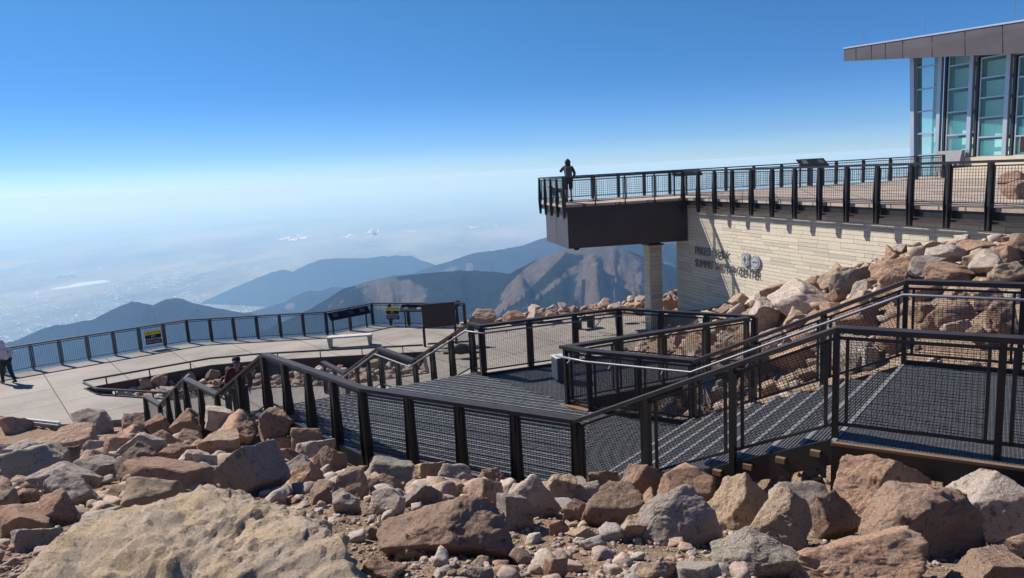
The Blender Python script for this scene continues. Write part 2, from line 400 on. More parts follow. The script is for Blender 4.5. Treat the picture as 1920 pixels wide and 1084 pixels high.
mountain('mountain', [(760, 668), (850, 612), (905, 570), (958, 512), (1000, 490), (1042, 474), (1079, 461), (1117, 458), (1150, 461), (1183, 472), (1212, 483), (1260, 500), (1330, 520), (1420, 560)], 1100,
         [(1150, 535, 80, 75, 60, 1.1), (1000, 512, 80, 17, -38, 1.15), (950, 570, 70, 7, -38, 1.1), (1035, 535, 75, 5, -38, 1.0), (1110, 468, 60, 12, 0, .9), (1070, 600, 60, 12, -30, .6)], 0, 29, 2, 1.1)
mountain('mountain', [(1010, 520), (1060, 480), (1100, 462), (1125, 456), (1170, 455), (1210, 452), (1275, 450), (1340, 470), (1420, 500), (1500, 540)], 1750,
         [(1250, 501, 16, 10, 0, 1.0), (1245, 452, 40, 6, 0, .9)], 0, 30, 3, 1.)
mountain('mountain', [(700, 560), (760, 522), (790, 506), (821, 497), (887, 475), (917, 471), (979, 461), (1000, 453), (1021, 446), (1045, 440), (1080, 452), (1120, 470), (1200, 500)], 2900,
         [(880, 502, 8, 12, 0, .8), (840, 508, 26, 6, -20, .5)], 0, 29, 4, 1.)
mountain('mountain', [(300, 606), (377, 567), (467, 527), (500, 514), (527, 506), (550, 509), (575, 496), (604, 486), (640, 484), (687, 485), (715, 481), (750, 479), (771, 481), (795, 489), (821, 498), (870, 530), (930, 560)], 4000, [], 0, 27, 5, 1.)
mountain('mountain', [(400, 610), (440, 590), (480, 582), (533, 567), (560, 552), (583, 544), (600, 546), (623, 538), (660, 541), (700, 525), (740, 516), (800, 512), (850, 530), (900, 560)], 2700, [(545, 575, 14, 8, 0, .6)], 0, 28, 6, 1.)
mountain('mountain', [(-60, 665), (33, 637), (83, 615), (100, 611), (127, 608), (177, 598), (217, 577), (247, 566), (262, 567), (287, 572), (300, 566), (327, 558), (345, 561), (360, 568), (407, 578), (477, 590), (540, 606), (620, 640)], 1700, [], 0, 27, 7, 1.)

def cloud(px, py, wpx, hpx, D, seed, label):
    r = ray(px, py); c = r*(D/r.y); k = D/F
    rn = random.Random(seed); V = []; Fc = []
    bm = bmesh.new()
    for i in range(9):
        u = -1+i/4; s_ = (1-abs(u)**1.5)*.5+.18
        bmesh.ops.create_icosphere(bm, subdivisions=3, radius=1, matrix=Matrix.Translation((c.x+u*wpx*k*.5, c.y+rn.uniform(-.2, .2)*wpx*k, c.z+(rn.random()*.5-.35)*hpx*k)) @ Matrix.Diagonal((wpx*k*.17*s_*rn.uniform(.7, 1.5), wpx*k*.16*s_, hpx*k*.62*s_*rn.uniform(.5, 1.2), 1)))
    for v in bm.verts: v.co += Vector((0, 0, 1))*hpx*k*.07*fbm(v.co*(.10), 4, .6)
    me = bpy.data.meshes.new('cloud'); bm.to_mesh(me); bm.free(); me.shade_smooth(); me.materials.append(CLOUDM)
    o = bpy.data.objects.new('cloud', me); COL.objects.link(o); tag(o, label, 'cloud'); rebase(o)
scene.cycles.transparent_max_bounces = 48
CLOUDM, n_, b_ = nt('cloud_white'); b_.inputs['Base Color'].default_value = (.95, .95, .95, 1); b_.inputs['Roughness'].default_value = 1; b_.inputs['Specular IOR Level'].default_value = 0
b_.inputs['Subsurface Weight'].default_value = 0.0
lw = node(n_, 'ShaderNodeLayerWeight', Blend=.5)
tn = node(n_, 'ShaderNodeTexNoise', Scale=.03, Detail=8); g_ = node(n_, 'ShaderNodeNewGeometry'); lk(n_, g_.outputs['Position'], tn.inputs[0])
ad = node(n_, 'ShaderNodeMath', operation='ADD'); lk(n_, lw.outputs['Facing'], ad.inputs[0]); lk(n_, tn.outputs[0], ad.inputs[1])
lk(n_, ramp(n_, ad.outputs[0], [(.75, (.95,)*3), (1.3, (0,)*3)]), b_.inputs['Alpha'])
tl_ = node(n_, 'ShaderNodeBsdfTranslucent'); tl_.inputs['Color'].default_value = (1, 1, 1, 1)
ms_ = node(n_, 'ShaderNodeMixShader'); ms_.inputs[0].default_value = .5
tr_ = node(n_, 'ShaderNodeBsdfTransparent'); m2_ = node(n_, 'ShaderNodeMixShader')
lk(n_, b_.outputs[0], ms_.inputs[1]); lk(n_, tl_.outputs[0], ms_.inputs[2]); lk(n_, b_.inputs['Alpha'].links[0].from_socket, m2_.inputs[0]); n_.links.remove(b_.inputs['Alpha'].links[0]); b_.inputs['Alpha'].default_value = 1
lk(n_, tr_.outputs[0], m2_.inputs[1]); lk(n_, ms_.outputs[0], m2_.inputs[2]); lk(n_, m2_.outputs[0], n_.nodes['Material Output'].inputs['Surface'])
cloud(562, 443, 58, 14, 2600, 1, 'largest white cloud, flat and ragged, low over the plain above the left mountains')
cloud(530, 447, 36, 6, 2600, 2, 'thin faint cloud wisp at the left end of the largest cloud')
cloud(697, 434, 32, 13, 2700, 3, 'small bright puffy cloud, second from the left over the distant mountains')
cloud(655, 441, 28, 8, 3400, 4, 'faint small cloud between the two brightest clouds')
cloud(885, 425, 20, 9, 2900, 5, 'small white cloud nearest the overlook platform')
cloud(771, 433, 20, 6, 3800, 6, 'very faint tiny cloud midway along the row of clouds')
cloud(930, 423, 12, 5, 3400, 7, 'tiny faint cloud just left of the overlook railing end')

hz = MB(); hz.box((0, 11500, (ZP-1+8)/2), (51000, 28000, 8-(ZP-1)))
hm = bpy.data.materials.new('thin_blue_haze'); hm.use_nodes = True; hn = hm.node_tree; hn.nodes.clear()
ho = hn.nodes.new('ShaderNodeOutputMaterial'); pv = hn.nodes.new('ShaderNodeVolumePrincipled')
pv.inputs['Density'].default_value = 2.3e-4; pv.inputs['Color'].default_value = (.30, .54, .90, 1); pv.inputs['Absorption Color'].default_value = (.62, .72, .85, 1); pv.inputs['Anisotropy'].default_value = .15
hn.links.new(pv.outputs[0], ho.inputs['Volume'])
hob = hz.build('haze', hm); hob['kind'] = 'stuff'; hob.display_type = 'WIRE'
hob['label'] = 'pale blue haze over the plain and mountains'

# ------------------------------------------------------------------ layout
RH = 1.18
ZL = -3.35; ZM = -4.65; ZB = -5.93; ZU = -1.75; ZPL = -7.06
v2 = lambda p: (p[0], p[1])
nearL = [W(495, 662, ZL), W(680, 726, ZL), W(1081, 785, ZL)]
nearM = [W(408, 738, ZM), W(347, 708, ZM)]
nearB = [W(301, 758, ZB), W(273, 741, ZB)]
farB = [W(605, 677, ZB), W(647, 698, ZB)]
farM = [W(710, 651, ZM), W(776, 674, ZM)]
farL = [W(881, 605, ZL), W(902, 609, ZL), W(1160, 577, ZL), W(1415, 592, ZL)]
inn = [W(1402, 594, ZL), W(1062, 648, ZL), W(1105, 656, ZL), W(1302, 674, ZL)]
innU = [W(1700, 524, ZU), W(1920, 531, ZU)]; innU.append(innU[1]+(innU[1]-innU[0])*1.6)
nearU = [W(1570, 612, ZU), W(1882, 630, ZU)]; nearU.append(nearU[1]+(innU[1]-innU[0])*2.0+Vector((.5, -.2, 0)))
pf = [W(-110, 668, ZB), W(0, 653, ZB), W(349, 599, ZB), W(610, 584, ZB), W(696, 568, ZB), W(870, 568, ZB)]
def setz(p, z): return Vector((p[0], p[1], z))

# terrain by radial basis interpolation
CP = [(0,0,-1.7),(-3,0,-1.8),(3,0,-1.8),(-8,0,-2.0),(8,0,-1.8),(0,-6,-1.6),(-14,-4,-2),(14,-4,-1.7),(0,2,-1.9),(0,3,-2.15),(0,4,-2.45),(0,5.5,-2.95),(.2,7,-3.45),
 (-1.8,4.5,-2.5),(-1.5,3,-2.15),(-4,6,-2.95),(-6,8,-3.5),(-3,8,-3.55),(-8,10,-4.2),(-10,14,-5.35),(-13,17,-6.4),(-16,20.2,-7.05),(-13,19.6,-7.0),(-12,8,-3.9),(-18,14,-6),(-25,20,-7.4),(-20,5,-3.6),
 (1.0,8.5,-4.15),(-.9,9.5,-4.4),(-2.4,10.5,-4.55),(-3.7,11.9,-4.75),(-5.0,13.0,-5.0),(-6.8,15.0,-5.45),(-8.4,16.6,-5.9),(-10.1,18.6,-6.5),(-11.6,19.8,-7.05),
 (1.8,7.6,-3.95),(2.2,6.2,-3.45),(3,4.5,-2.85),(3.6,5.2,-3.1),(3,5.7,-3.15),(4.6,4.8,-2.9),(6,4.2,-2.5),(4,7.4,-4.3),(6,6.6,-4.1),(8,5.6,-3.7),(5,8.5,-4.2),(2.4,9.5,-4.8),(.5,11,-5.0),(-2.5,13.5,-5.3),
 (-1,15,-5.3),(1.5,15.5,-5.3),(3.2,13,-4.85),(4.4,12.4,-4.35),(5.0,14,-4.6),(6.2,11,-3.5),(7.2,10.0,-3.0),(7.5,12.5,-2.75),(9,11,-2.3),(8.5,14,-2.5),(11.1,15.6,-2.1),(10.2,18.4,-2.6),(8.9,22,-4.05),(7.9,24.6,-5.1),(7,27.5,-5.9),
 (5.8,17,-4.7),(7,15.5,-3.6),(6.4,20,-5.1),(4,20,-5.9),(2,20,-6.2),(0,19,-6.2),(0,24,-7.0),(5,24,-6.5),(-2,19.6,-6.3),(12,8,-2.1),(14,12,-1.9),(14,3,-1.8),(8,3,-2.0),(9,8,-2.6),
 (-4,22,-7.2),(-6,18.6,-6.6),(-7.5,17.8,-6.6),(-8,25,-7.35),(-11,26.5,-7.45),(-8,27,-7.55),(-5,27,-7.4),(-15,28,-7.5),(-5,31,-7.5),(3,30,-7.2),(8,33,-6.9),(-3,33.8,-7.2),(1,34.5,-6.9),(5,35,-6.8),(9,36,-6.6),
 (-26,36,-12),(-9,41,-13),(-1,41,-11),(6,43,-11),(14,42,-9),(-36,30,-12),(22,46,-9),(35,30,-4),(0,64,-30),(-40,64,-30),(40,64,-28),(-46,0,-5),(46,0,-2)]
CP = np.array(CP, float); npt = len(CP)
D_ = np.sqrt(((CP[:, None, :2]-CP[None, :, :2])**2).sum(-1)+.05)
A = np.zeros((npt+3, npt+3)); A[:npt, :npt] = D_+np.eye(npt)*-.02; A[:npt, npt] = 1; A[:npt, npt+1:] = CP[:, :2]; A[npt, :npt] = 1; A[npt+1:, :npt] = CP[:, :2].T
sol = np.linalg.solve(A, np.concatenate([CP[:, 2], np.zeros(3)]))
def terr_np(X, Y):
    d = np.sqrt((X[..., None]-CP[:, 0])**2+(Y[..., None]-CP[:, 1])**2+.05)
    return d@sol[:npt]+sol[npt]+sol[npt+1]*X+sol[npt+2]*Y
# plaza outline (a ring round the planter) ------------------------------------
pt = W(156, 714, ZPL+.3); plA = [pt, W(181, 725, ZPL+.3), W(322, 733, ZPL+.3)]
plB = [W(793, 647, ZPL+.3), W(640, 655, ZPL+.3), W(480, 664, ZPL+.3), W(393, 672, ZPL+.3)]
planter = [setz(p, ZPL) for p in (plA[0], plA[1], plA[2])]+[Vector((-9.4, 24.6, ZPL)), Vector((-5.9, 24.4, ZPL)), Vector((-3.2, 25.3, ZPL))]+[setz(p, ZPL) for p in plB]
edge = [W(-90, 778, ZPL), W(0, 780, ZPL), W(115, 796, ZPL), W(232, 786, ZPL), setz(nearB[1], ZPL)]
outer = [setz(p, ZPL) for p in pf]+[Vector((3.5, 34.2, ZPL)), Vector((6.5, 33.0, ZPL)), Vector((6.4, 27.5, ZPL)), Vector((3.0, 25.0, ZPL)), Vector((-1.5, 23.8, ZPL)), Vector((-4.9, 21.3, ZPL)), setz(farB[1], ZPL), setz(nearB[0], ZPL)]+edge[::-1]
def inpoly(x, y, P):
    c = False; n = len(P)
    for i in range(n):
        x1, y1 = P[i][0], P[i][1]; x2, y2 = P[(i+1) % n][0], P[(i+1) % n][1]
        if (y1 > y) != (y2 > y) and x < (x2-x1)*(y-y1)/(y2-y1)+x1: c = not c
    return c
landing_all = [nearL[0], nearL[1], nearL[2], inn[3], inn[2], inn[1], inn[0], farL[3], farL[2], farL[1], farL[0]]
stairlow = [nearB[0], nearM[1], nearM[0], nearL[0], farL[0], farM[1], farM[0], farB[1]]
upperpoly = [nearU[0], nearU[1], nearU[2], innU[2], innU[0]]
stairup = [nearL[2], nearU[0], innU[0], inn[3]]
def height(x, y):
    z = float(terr_np(np.array([x]), np.array([y]))[0])
    return fix(x, y, z)
def fix(x, y, z):
    z += .10*noise.noise(Vector((x*.9, y*.9, 0)))+.045*noise.noise(Vector((x*2.7, y*2.7, 4)))
    if 19 < y < 36 and inpoly(x, y, outer):
        if inpoly(x, y, planter): z = min(z, ZPL-.42)
        else: z = min(z, ZPL-.25)
    elif inpoly(x, y, landing_all): z = min(z, ZL-RH-.3)
    elif inpoly(x, y, stairlow):
        t = min(1, max(0, (y-14.2)/(21-14.2))); z = min(z, -4.53-.5-t*2.4)
    return z
NX, NY = 300, 300
us = np.linspace(-1, 1, NX); X1 = 46*np.sign(us)*np.abs(us)**1.7
vs_ = np.linspace(0, 1, NY); Y1 = -6+70*vs_**1.5
XX, YY = np.meshgrid(X1, Y1, indexing='ij'); ZZ = terr_np(XX, YY)
for i in range(NX):
    for j in range(NY): ZZ[i, j] = fix(XX[i, j], YY[i, j], ZZ[i, j])
idx = np.arange(NX*NY).reshape(NX, NY)
f = np.stack([idx[:-1, :-1], idx[1:, :-1], idx[1:, 1:], idx[:-1, 1:]], -1).reshape(-1, 4)
me = np_mesh('ground', np.stack([XX, YY, ZZ], -1).reshape(-1, 3), f, M['ground'], True)
gnd = bpy.data.objects.new('ground', me); COL.objects.link(gnd); tag_structure(gnd)
def hit(px, py, ymax=60, y0=2.0):
    r = ray(px, py); y = y0; prev = y0
    while y < ymax:
        p = r*(y/r.y)
        if height(p.x, p.y) > p.z:
            a, b = prev, y
            for _ in range(8):
                m = (a+b)/2; q = r*(m/r.y)
                if height(q.x, q.y) > q.z: b = m
                else: a = m
            return r*(b/r.y)
        prev = y; y += .12
    return None

# ------------------------------------------------------------------ plaza slab with planter hole
def slab_with_hole(name, outer, hole, z, th, mat):
    bm = bmesh.new()
    def loop(P):
        vs = [bm.verts.new((p[0], p[1], z)) for p in P]
        return [bm.edges.new((vs[i], vs[(i+1) % len(vs)])) for i in range(len(vs))]
    e = loop(outer)+(loop(hole) if hole else [])
    bmesh.ops.triangle_fill(bm, use_beauty=True, use_dissolve=False, edges=e)
    if hole:
        dead = [f for f in bm.faces if inpoly(f.calc_center_median().x, f.calc_center_median().y, hole)]
        bmesh.ops.delete(bm, geom=dead, context='FACES_ONLY')
    for fc in bm.faces:
        if fc.normal.z < 0: fc.normal_flip()
    r = bmesh.ops.extrude_face_region(bm, geom=list(bm.faces)); 
    bmesh.ops.translate(bm, verts=[g for g in r['geom'] if isinstance(g, bmesh.types.BMVert)], vec=(0, 0, -th))
    bmesh.ops.recalc_face_normals(bm, faces=bm.faces)
    me = bpy.data.meshes.new(name); bm.to_mesh(me); bm.free(); me.materials.append(mat)
    o = bpy.data.objects.new(name, me); COL.objects.link(o); return o
tag_structure(slab_with_hole('plaza', outer, planter, ZPL, .3, M['plaza']))
# planter retaining wall (dark) + kerb
t = thing('retaining_wall', 'dark low retaining wall round the rock bed in the paved plaza', 'wall', planter[1])
for a, b in zip(planter, planter[1:]+planter[:1]):
    m_ = MB(); a2, b2 = Vector(a), Vector(b); m_.bar((a2.x, a2.y, ZPL-.36), (b2.x, b2.y, ZPL-.36), .08, .76); m_.build('wall_panel', M['box_metal'], t)

# ------------------------------------------------------------------ railings
def clip_line(p, d, poly):   # 2D line p+s*d against polygon -> list of (s0,s1)
    ss = []
    n = len(poly)
    for i in range(n):
        a = poly[i]; b = poly[(i+1) % n]; ex, ey = b[0]-a[0], b[1]-a[1]
        den = d[0]*ey-d[1]*ex
        if abs(den) < 1e-9: continue
        s = ((a[0]-p[0])*ey-(a[1]-p[1])*ex)/den; u = ((a[0]-p[0])*d[1]-(a[1]-p[1])*d[0])/den
        if 0 <= u < 1: ss.append(s)
    ss.sort(); return [(ss[i], ss[i+1]) for i in range(0, len(ss)-1, 2)]
def mesh_panel(mb, A, B, za, zb, hgt, gap, wire=.006, step=.052, only_vert=False, frame=.035, step2=None):
    """framed wire panel between A and B (xy), top at za/zb, height hgt"""
    A = Vector(A); B = Vector(B); d = (B-A); L = d.length; d.normalize()
    s0, s1 = gap, L-gap
    if s1-s0 < .12: return
    zt = lambda s: za+(zb-za)*s/L
    P3 = lambda s, z: (A.x+d.x*s, A.y+d.y*s, z)
    c = [(s0, zt(s0)), (s1, zt(s1)), (s1, zt(s1)-hgt), (s0, zt(s0)-hgt)]
    for i in (1, 3):
        a, b = c[i], c[(i+1) % 4]; mb.bar(P3(*a), P3(*b), frame*.9, frame, up=(-d.y, d.x, 0))
    for dz in (0, hgt): mb.bar(P3(.02, zt(.02)-dz), P3(L-.02, zt(L-.02)-dz), frame*.85, frame, up=(-d.y, d.x, 0))
    sl = (zb-za)/L; nn = math.hypot(1, sl); dirs = [(1/nn, sl/nn), (-sl/nn, 1/nn)]
    for k, dr in enumerate(dirs):
        if only_vert and k == 0: continue
        pr = (-dr[1], dr[0]); off = [q[0]*pr[0]+q[1]*pr[1] for q in c]; stp = (step2 or step) if k == 0 else step; o = min(off)+stp*.5
        while o < max(off):
            p = (pr[0]*o, pr[1]*o)
            for u0, u1 in clip_line(p, dr, c):
                if u1-u0 > .01: mb.bar(P3(p[0]+dr[0]*u0, p[1]+dr[1]*u0), P3(p[0]+dr[0]*u1, p[1]+dr[1]*u1), wire, wire, up=(-d.y, d.x, 0), caps=False)
            o += stp
def railing(label, runs, inward, drop=1.5, spacing=1.05, post=(.055, .15), group=None, wire=.006, step=.052, only_vert=False,
            cap=(.15, .055), panel_h=.92, taper=True, ends=(True, True), handrail=None, capmat='bronze_top', drops=None, gap=.06, step2=None, name='metal_railing'):
    """runs: 3D top points. inward: +1/-1 side of walkway relative to run direction (left=+1)"""
    t = thing(name, label, 'railing', (runs[0][0], runs[0][1], runs[0][2]-RH), group)
    # cap rail: mitred strip
    m_ = MB(); n = len(runs); hw = cap[0]/2
    L_, R_ = [], []
    for i, p in enumerate(runs):
        p = Vector(p)
        d0 = Vector((runs[i][0]-runs[i-1][0], runs[i][1]-runs[i-1][1])).normalized() if i else None
        d1 = Vector((runs[i+1][0]-runs[i][0], runs[i+1][1]-runs[i][1])).normalized() if i < n-1 else None
        d = (d0+d1).normalized() if d0 and d1 else (d0 or d1)
        nrm = Vector((-d.y, d.x)); k = 1/max(.35, nrm.dot(Vector((-(d1 or d0).y, (d1 or d0).x))))
        L_.append(p+Vector((nrm.x, nrm.y, 0))*hw*k); R_.append(p-Vector((nrm.x, nrm.y, 0))*hw*k)
    for i in range(n-1):
        h = Vector((0, 0, cap[1]))
        m_.hexa([L_[i]-h, L_[i+1]-h, R_[i+1]-h, R_[i]-h], [L_[i], L_[i+1], R_[i+1], R_[i]])
    cr_ = m_.build('top_rail', M[capmat], t)
    # inner box beam below the cap
    for i in range(n-1):
        a, b = Vector(runs[i]), Vector(runs[i+1]); d = Vector((b.x-a.x, b.y-a.y)); L = d.length; d.normalize(); perp = Vector((-d.y, d.x))
        nb = max(1, round(L/spacing))
        for k in range(nb+1):
            if k == nb and i < n-2: continue       # shared corner post
            if k == 0 and i == 0 and not ends[0]: continue
            if k == nb and i == n-2 and not ends[1]: continue
            f_ = k/nb; p = a.lerp(b, f_)
            pm = MB(); dr = drop if drops is None else drops(p)
            out = -inward*.03
            q = p+Vector((perp.x, perp.y, 0))*out
            top = q-Vector((0, 0, cap[1])); bot = q-Vector((0, 0, dr))
            if taper:
                mid = q-Vector((0, 0, .95*min(dr, 1.1)))
                pm.bar(top, mid, post[0], post[1]*.62, up=(perp.x, perp.y, 0), w1=post[0])
                # wide blade profile
                w0, w1_ = post[1]*.5, post[1]*1.05
                for sgn in (-1, 1):
                    o_ = Vector((d.x, d.y, 0))*sgn*post[0]*.9
                    pp = Vector((perp.x, perp.y, 0))
                    fr = lambda c_, w_: [c_+o_-pp*w_/2-Vector((d.x, d.y, 0))*.008, c_+o_+pp*w_/2-Vector((d.x, d.y, 0))*.008, c_+o_+pp*w_/2+Vector((d.x, d.y, 0))*.008, c_+o_-pp*w_/2+Vector((d.x, d.y, 0))*.008]
                    pm.hexa(fr(bot, w1_*.55), fr(mid, w1_)); pm.hexa(fr(mid, w1_), fr(top, w0))
                pm.bar(mid, bot, post[0], post[1]*.4, up=(perp.x, perp.y, 0))
            else:
                pm.bar(top, bot, post[0], post[1], up=(perp.x, perp.y, 0))
            pm.build('post', M['bronze'], t)
        for k in range(nb):
            p = a.lerp(b, k/nb); q = a.lerp(b, (k+1)/nb); pm = MB()
            mesh_panel(pm, (p.x, p.y), (q.x, q.y), p.z-cap[1]-.065, q.z-cap[1]-.065, panel_h, gap, wire, step, only_vert, step2=step2)
            if pm.v: pm.build('mesh_panel', M['wire'], t)
    if handrail:
        for pts in handrail:
            pm = MB(); pm.tube(pts, .021, 8); h_ = pm.build('handrail', M['steel'], t, smooth=True)
            bm_ = MB()
            for a, b in zip(pts, pts[1:]):
                a, b = Vector(a), Vector(b); d = b-a; nb = max(1, round(d.length/1.1)); dn = Vector((d.x, d.y, 0)).normalized(); pp = Vector((-dn.y, dn.x, 0))*(-inward)
                for k in range(nb):
                    c = a.lerp(b, (k+.5)/nb); bm_.bar(c-Vector((0, 0, .02)), c+pp*.1-Vector((0, 0, .07)), .012, .02)
            bm_.build('bracket', M['steel'], h_)
    return t
def off(pts, d, dz):   # offset polyline to its left by d, lower by dz
    out = []
    for i, p in enumerate(pts):
        a = pts[max(0, i-1)]; b = pts[min(len(pts)-1, i+1)]; e = Vector((b[0]-a[0], b[1]-a[1])).normalized()
        out.append(Vector((p[0]-e.y*d, p[1]+e.x*d, p[2]-dz)))
    return out

# plaza guard railing
railing('long dark bronze railing along the far edge of the paved plaza', pf, -1, drop=1.12, spacing=1.05, cap=(.16, .05), only_vert=True, wire=.010, step=.075, panel_h=.88, post=(.05, .11), name='plaza_railing')
# near run: plaza foot, lower flight, mid landing, flight, big landing
nr = [nearB[1], nearB[0], nearM[1], nearM[0], nearL[0], nearL[1], nearL[2]]
railing('dark zigzag railing beside the rocks, stepping up from the plaza to the grating landing', nr, +1, drop=1.42, spacing=1.0, post=(.06, .17), wire=.0042, step=.048, step2=.028,
        handrail=[off(nr[4:6], .14, .17), off(nr[2:4], .14, .17)], name='stair_railing')
# upper flight near side
nr2 = [nearL[2], nearU[0], nearU[1], nearU[2]]
railing('nearest dark railing climbing the right stair and crossing the top landing', nr2, +1, drop=1.35, spacing=1.15, post=(.06, .09), taper=False, wire=.0042, step=.05, step2=.03, gap=.10,
        drops=lambda p: 1.35 if p.z < -2 else 2.6, ends=(False, True), name='stair_railing')
# far run of lower flights and back of the landing
fr_ = [farB[0], farB[1], farM[0], farM[1], farL[0], farL[1], farL[2], farL[3]]
railing('dark railing on the far side of the lower stair and back of landing', fr_, -1, drop=1.35, spacing=1.0, post=(.06, .13), wire=.0042, step=.05, step2=.03,
        handrail=[off(fr_[1:7], -.14, .17)], name='stair_railing')
# island rail between landing and hillside, then up the stair
ir = [inn[0], inn[1], inn[2], inn[3], innU[0], innU[1], innU[2]]
railing('dark railing round the pointed landing corner, then up the right stair', ir, +1, drop=1.32, spacing=1.0, post=(.06, .10), taper=False, cap=(.17, .06), wire=.0042, step=.05, step2=.03, gap=.09,
        handrail=[off([inn[1]+(inn[1]-inn[2])*.25, inn[2], inn[3], innU[0], innU[1], innU[2]], -.15, .19)], name='stair_railing')

# ------------------------------------------------------------------ gratings, stairs
def grating(mb, poly, z, ang, pitch=.036, bar=(.011, .03), cross=.12):
    poly = [(p[0], p[1]) for p in poly]
    for a, stp, wd, hh in ((ang, pitch, bar[0], bar[1]), (ang+math.pi/2, cross, .006, bar[1]*.6)):
        d = (math.cos(a), math.sin(a)); pr = (-d[1], d[0]); o_ = [q[0]*pr[0]+q[1]*pr[1] for q in poly]; o = min(o_)+stp/2
        while o < max(o_):
            p = (pr[0]*o, pr[1]*o)
            for s0, s1 in clip_line(p, d, poly):
                if s1-s0 > .02: mb.bar((p[0]+d[0]*s0, p[1]+d[1]*s0, z-hh/2-(.002 if wd < .01 else 0)), (p[0]+d[0]*s1, p[1]+d[1]*s1, z-hh/2-(.002 if wd < .01 else 0)), wd, hh, caps=False)
            o += stp
def fascia(mb, pts, z0, h, w=.05, closed=False):
    P = list(pts)+([pts[0]] if closed else [])
    for a, b in zip(P, P[1:]): mb.bar((a[0], a[1], z0-h/2), (b[0], b[1], z0-h/2), w, h)
zl = ZL-RH; zu = ZU-RH; zm = ZM-RH
t = thing('grating_landing', 'large wedge-shaped steel grating landing between the stairs', 'landing', setz(nearL[1], zl))
a_near = math.atan2(nearL[2].y-nearL[1].y, nearL[2].x-nearL[1].x)
b0 = setz(farL[0], zl); b1 = setz(inn[2], zl)
m_ = MB(); grating(m_, [nearL[0], nearL[1], nearL[2], b1, b0], zl, a_near, .055, (.024, .03), .14); m_.build('grating_panel', M['grate'], t)
m_ = MB(); grating(m_, [nearL[0], nearL[1], nearL[2], b1, b0], zl+.012, a_near, .145, (.026, .010), 50); m_.build('plank_ribs', M['ribs'], t)
m_ = MB(); grating(m_, [b0, b1, inn[1], inn[0], farL[3], farL[2], farL[1]], zl, a_near+R(28), .034, (.012, .03), .1); m_.build('grating_panel', M['grate'], t)
m_ = MB(); grating(m_, [nearL[2], inn[3], b1], zl, a_near+R(70), .034, (.014, .03), .06); m_.build('grating_panel', M['grate'], t)
m_ = MB(); fascia(m_, off([setz(p, zl) for p in nearL], -.05, 0), zl+.01, .26, .06); fascia(m_, [setz(p, zl) for p in (inn[3], inn[2], inn[1], inn[0], farL[3], farL[2], farL[1], farL[0])], zl+.06, .3, .05)
m_.build('edge_beam', M['bronze'], t)
m_ = MB()
for k in range(7):
    p = Vector(nearL[0]).lerp(Vector(nearL[2]), k/6); q = Vector(farL[0]).lerp(Vector(inn[3]), k/6); m_.bar((p.x, p.y, zl-.13), (q.x, q.y, zl-.13), .07, .18)
m_.build('joist', M['bronze'], t)
m_ = MB(); fascia(m_, [b0, b1], zl+.004, .05, .04); m_.build('seam_bar', M['bronze'], t)
m_ = MB()
for p in (inn[1], inn[2]): m_.box((p.x, p.y-.02, zl-.02), (.28, .28, .05), .5)
m_.bar(setz(inn[1], zl+.02), setz(inn[2], zl+.02), .3, .02); m_.build('base_plate', M['tancurb'], t)

def stair(label, A0, B0, A1, B1, z0, z1, n, group=None, wide=.03):
    t = thing('staircase', label, 'stairs', setz(A0, z0), group)
    A0, B0, A1, B1 = [Vector((p[0], p[1], 0)) for p in (A0, B0, A1, B1)]
    for k in range(1, n):
        f0, f1 = (k-1)/(n-1), k/(n-1); z = z0+(z1-z0)*k/n
        a0, b0_, a1, b1_ = A0.lerp(A1, f0), B0.lerp(B1, f0), A0.lerp(A1, f1), B0.lerp(B1, f1)
        m_ = MB(); ang = math.atan2(b0_.y-a0.y, b0_.x-a0.x)
        grating(m_, [a0, b0_, b1_, a1], z, ang, .034, (.013, .028), .05)
        td = m_.build('tread', M['grate'], t)
        m_ = MB(); e = (a1-a0).normalized()*.02
        m_.bar((a0.x+e.x, a0.y+e.y, z-.012), (b0_.x+e.x, b0_.y+e.y, z-.012), .042, .034); m_.build('nosing', M['nosing'], td)
        m_ = MB(); s_ = (b0_-a0).normalized()*.05
        m_.box((a0.x-s_.x*.4+(a1.x-a0.x)*.5, a0.y-s_.y*.4+(a1.y-a0.y)*.5, z-.05), (.12, .10, .06), ang); m_.build('tread_bracket', M['tancurb'], td)
    for P0, P1 in ((A0, A1), (B0, B1)):
        m_ = MB(); m_.bar((P0.x, P0.y, z0-.12), (P1.x, P1.y, z1-.16), .05, .26); m_.build('stringer', M['bronze'], t)
    return t
stair('upper right stair of dark grating treads with pale nosings', nearL[2], inn[3], nearU[0], innU[0], zl, zu, 10)
stair('lowest flight of grating steps rising from the paved plaza', nearB[0], farB[1], nearM[1], farM[0], ZPL, zm, 8)
stair('middle flight of grating steps below the wedge-shaped landing', nearM[0], farM[1], nearL[0], farL[0], zm, zl, 8)
t = thing('grating_landing', 'small half-way grating landing in the lower stair, under the man in maroon', 'landing', setz(nearM[0], zm))
m_ = MB(); grating(m_, [nearM[0], nearM[1], farM[0], farM[1]], zm, R(25), .036, (.012, .03), .1); m_.build('grating_panel', M['grate'], t)
m_ = MB(); fascia(m_, [nearM[0], nearM[1], farM[0], farM[1]], zm, .22, .05, True); m_.build('edge_beam', M['bronze'], t)
t = thing('grating_landing', 'top grating landing at the right edge above the dark void', 'landing', setz(nearU[0], zu))
ou = off([setz(p, zu) for p in nearU], -.16, 0)
au = math.atan2(innU[1].y-innU[0].y, innU[1].x-innU[0].x)
m_ = MB(); grating(m_, [ou[0], ou[1], ou[2], innU[2], innU[0]], zu, au, .030, (.011, .032), .034); m_.build('grating_panel', M['grate'], t)
m_ = MB(); fascia(m_, off([setz(p, zu) for p in nearU], -.20, 0), zu-.02, .22, .05); fascia(m_, innU, zu+.05, .3, .05)
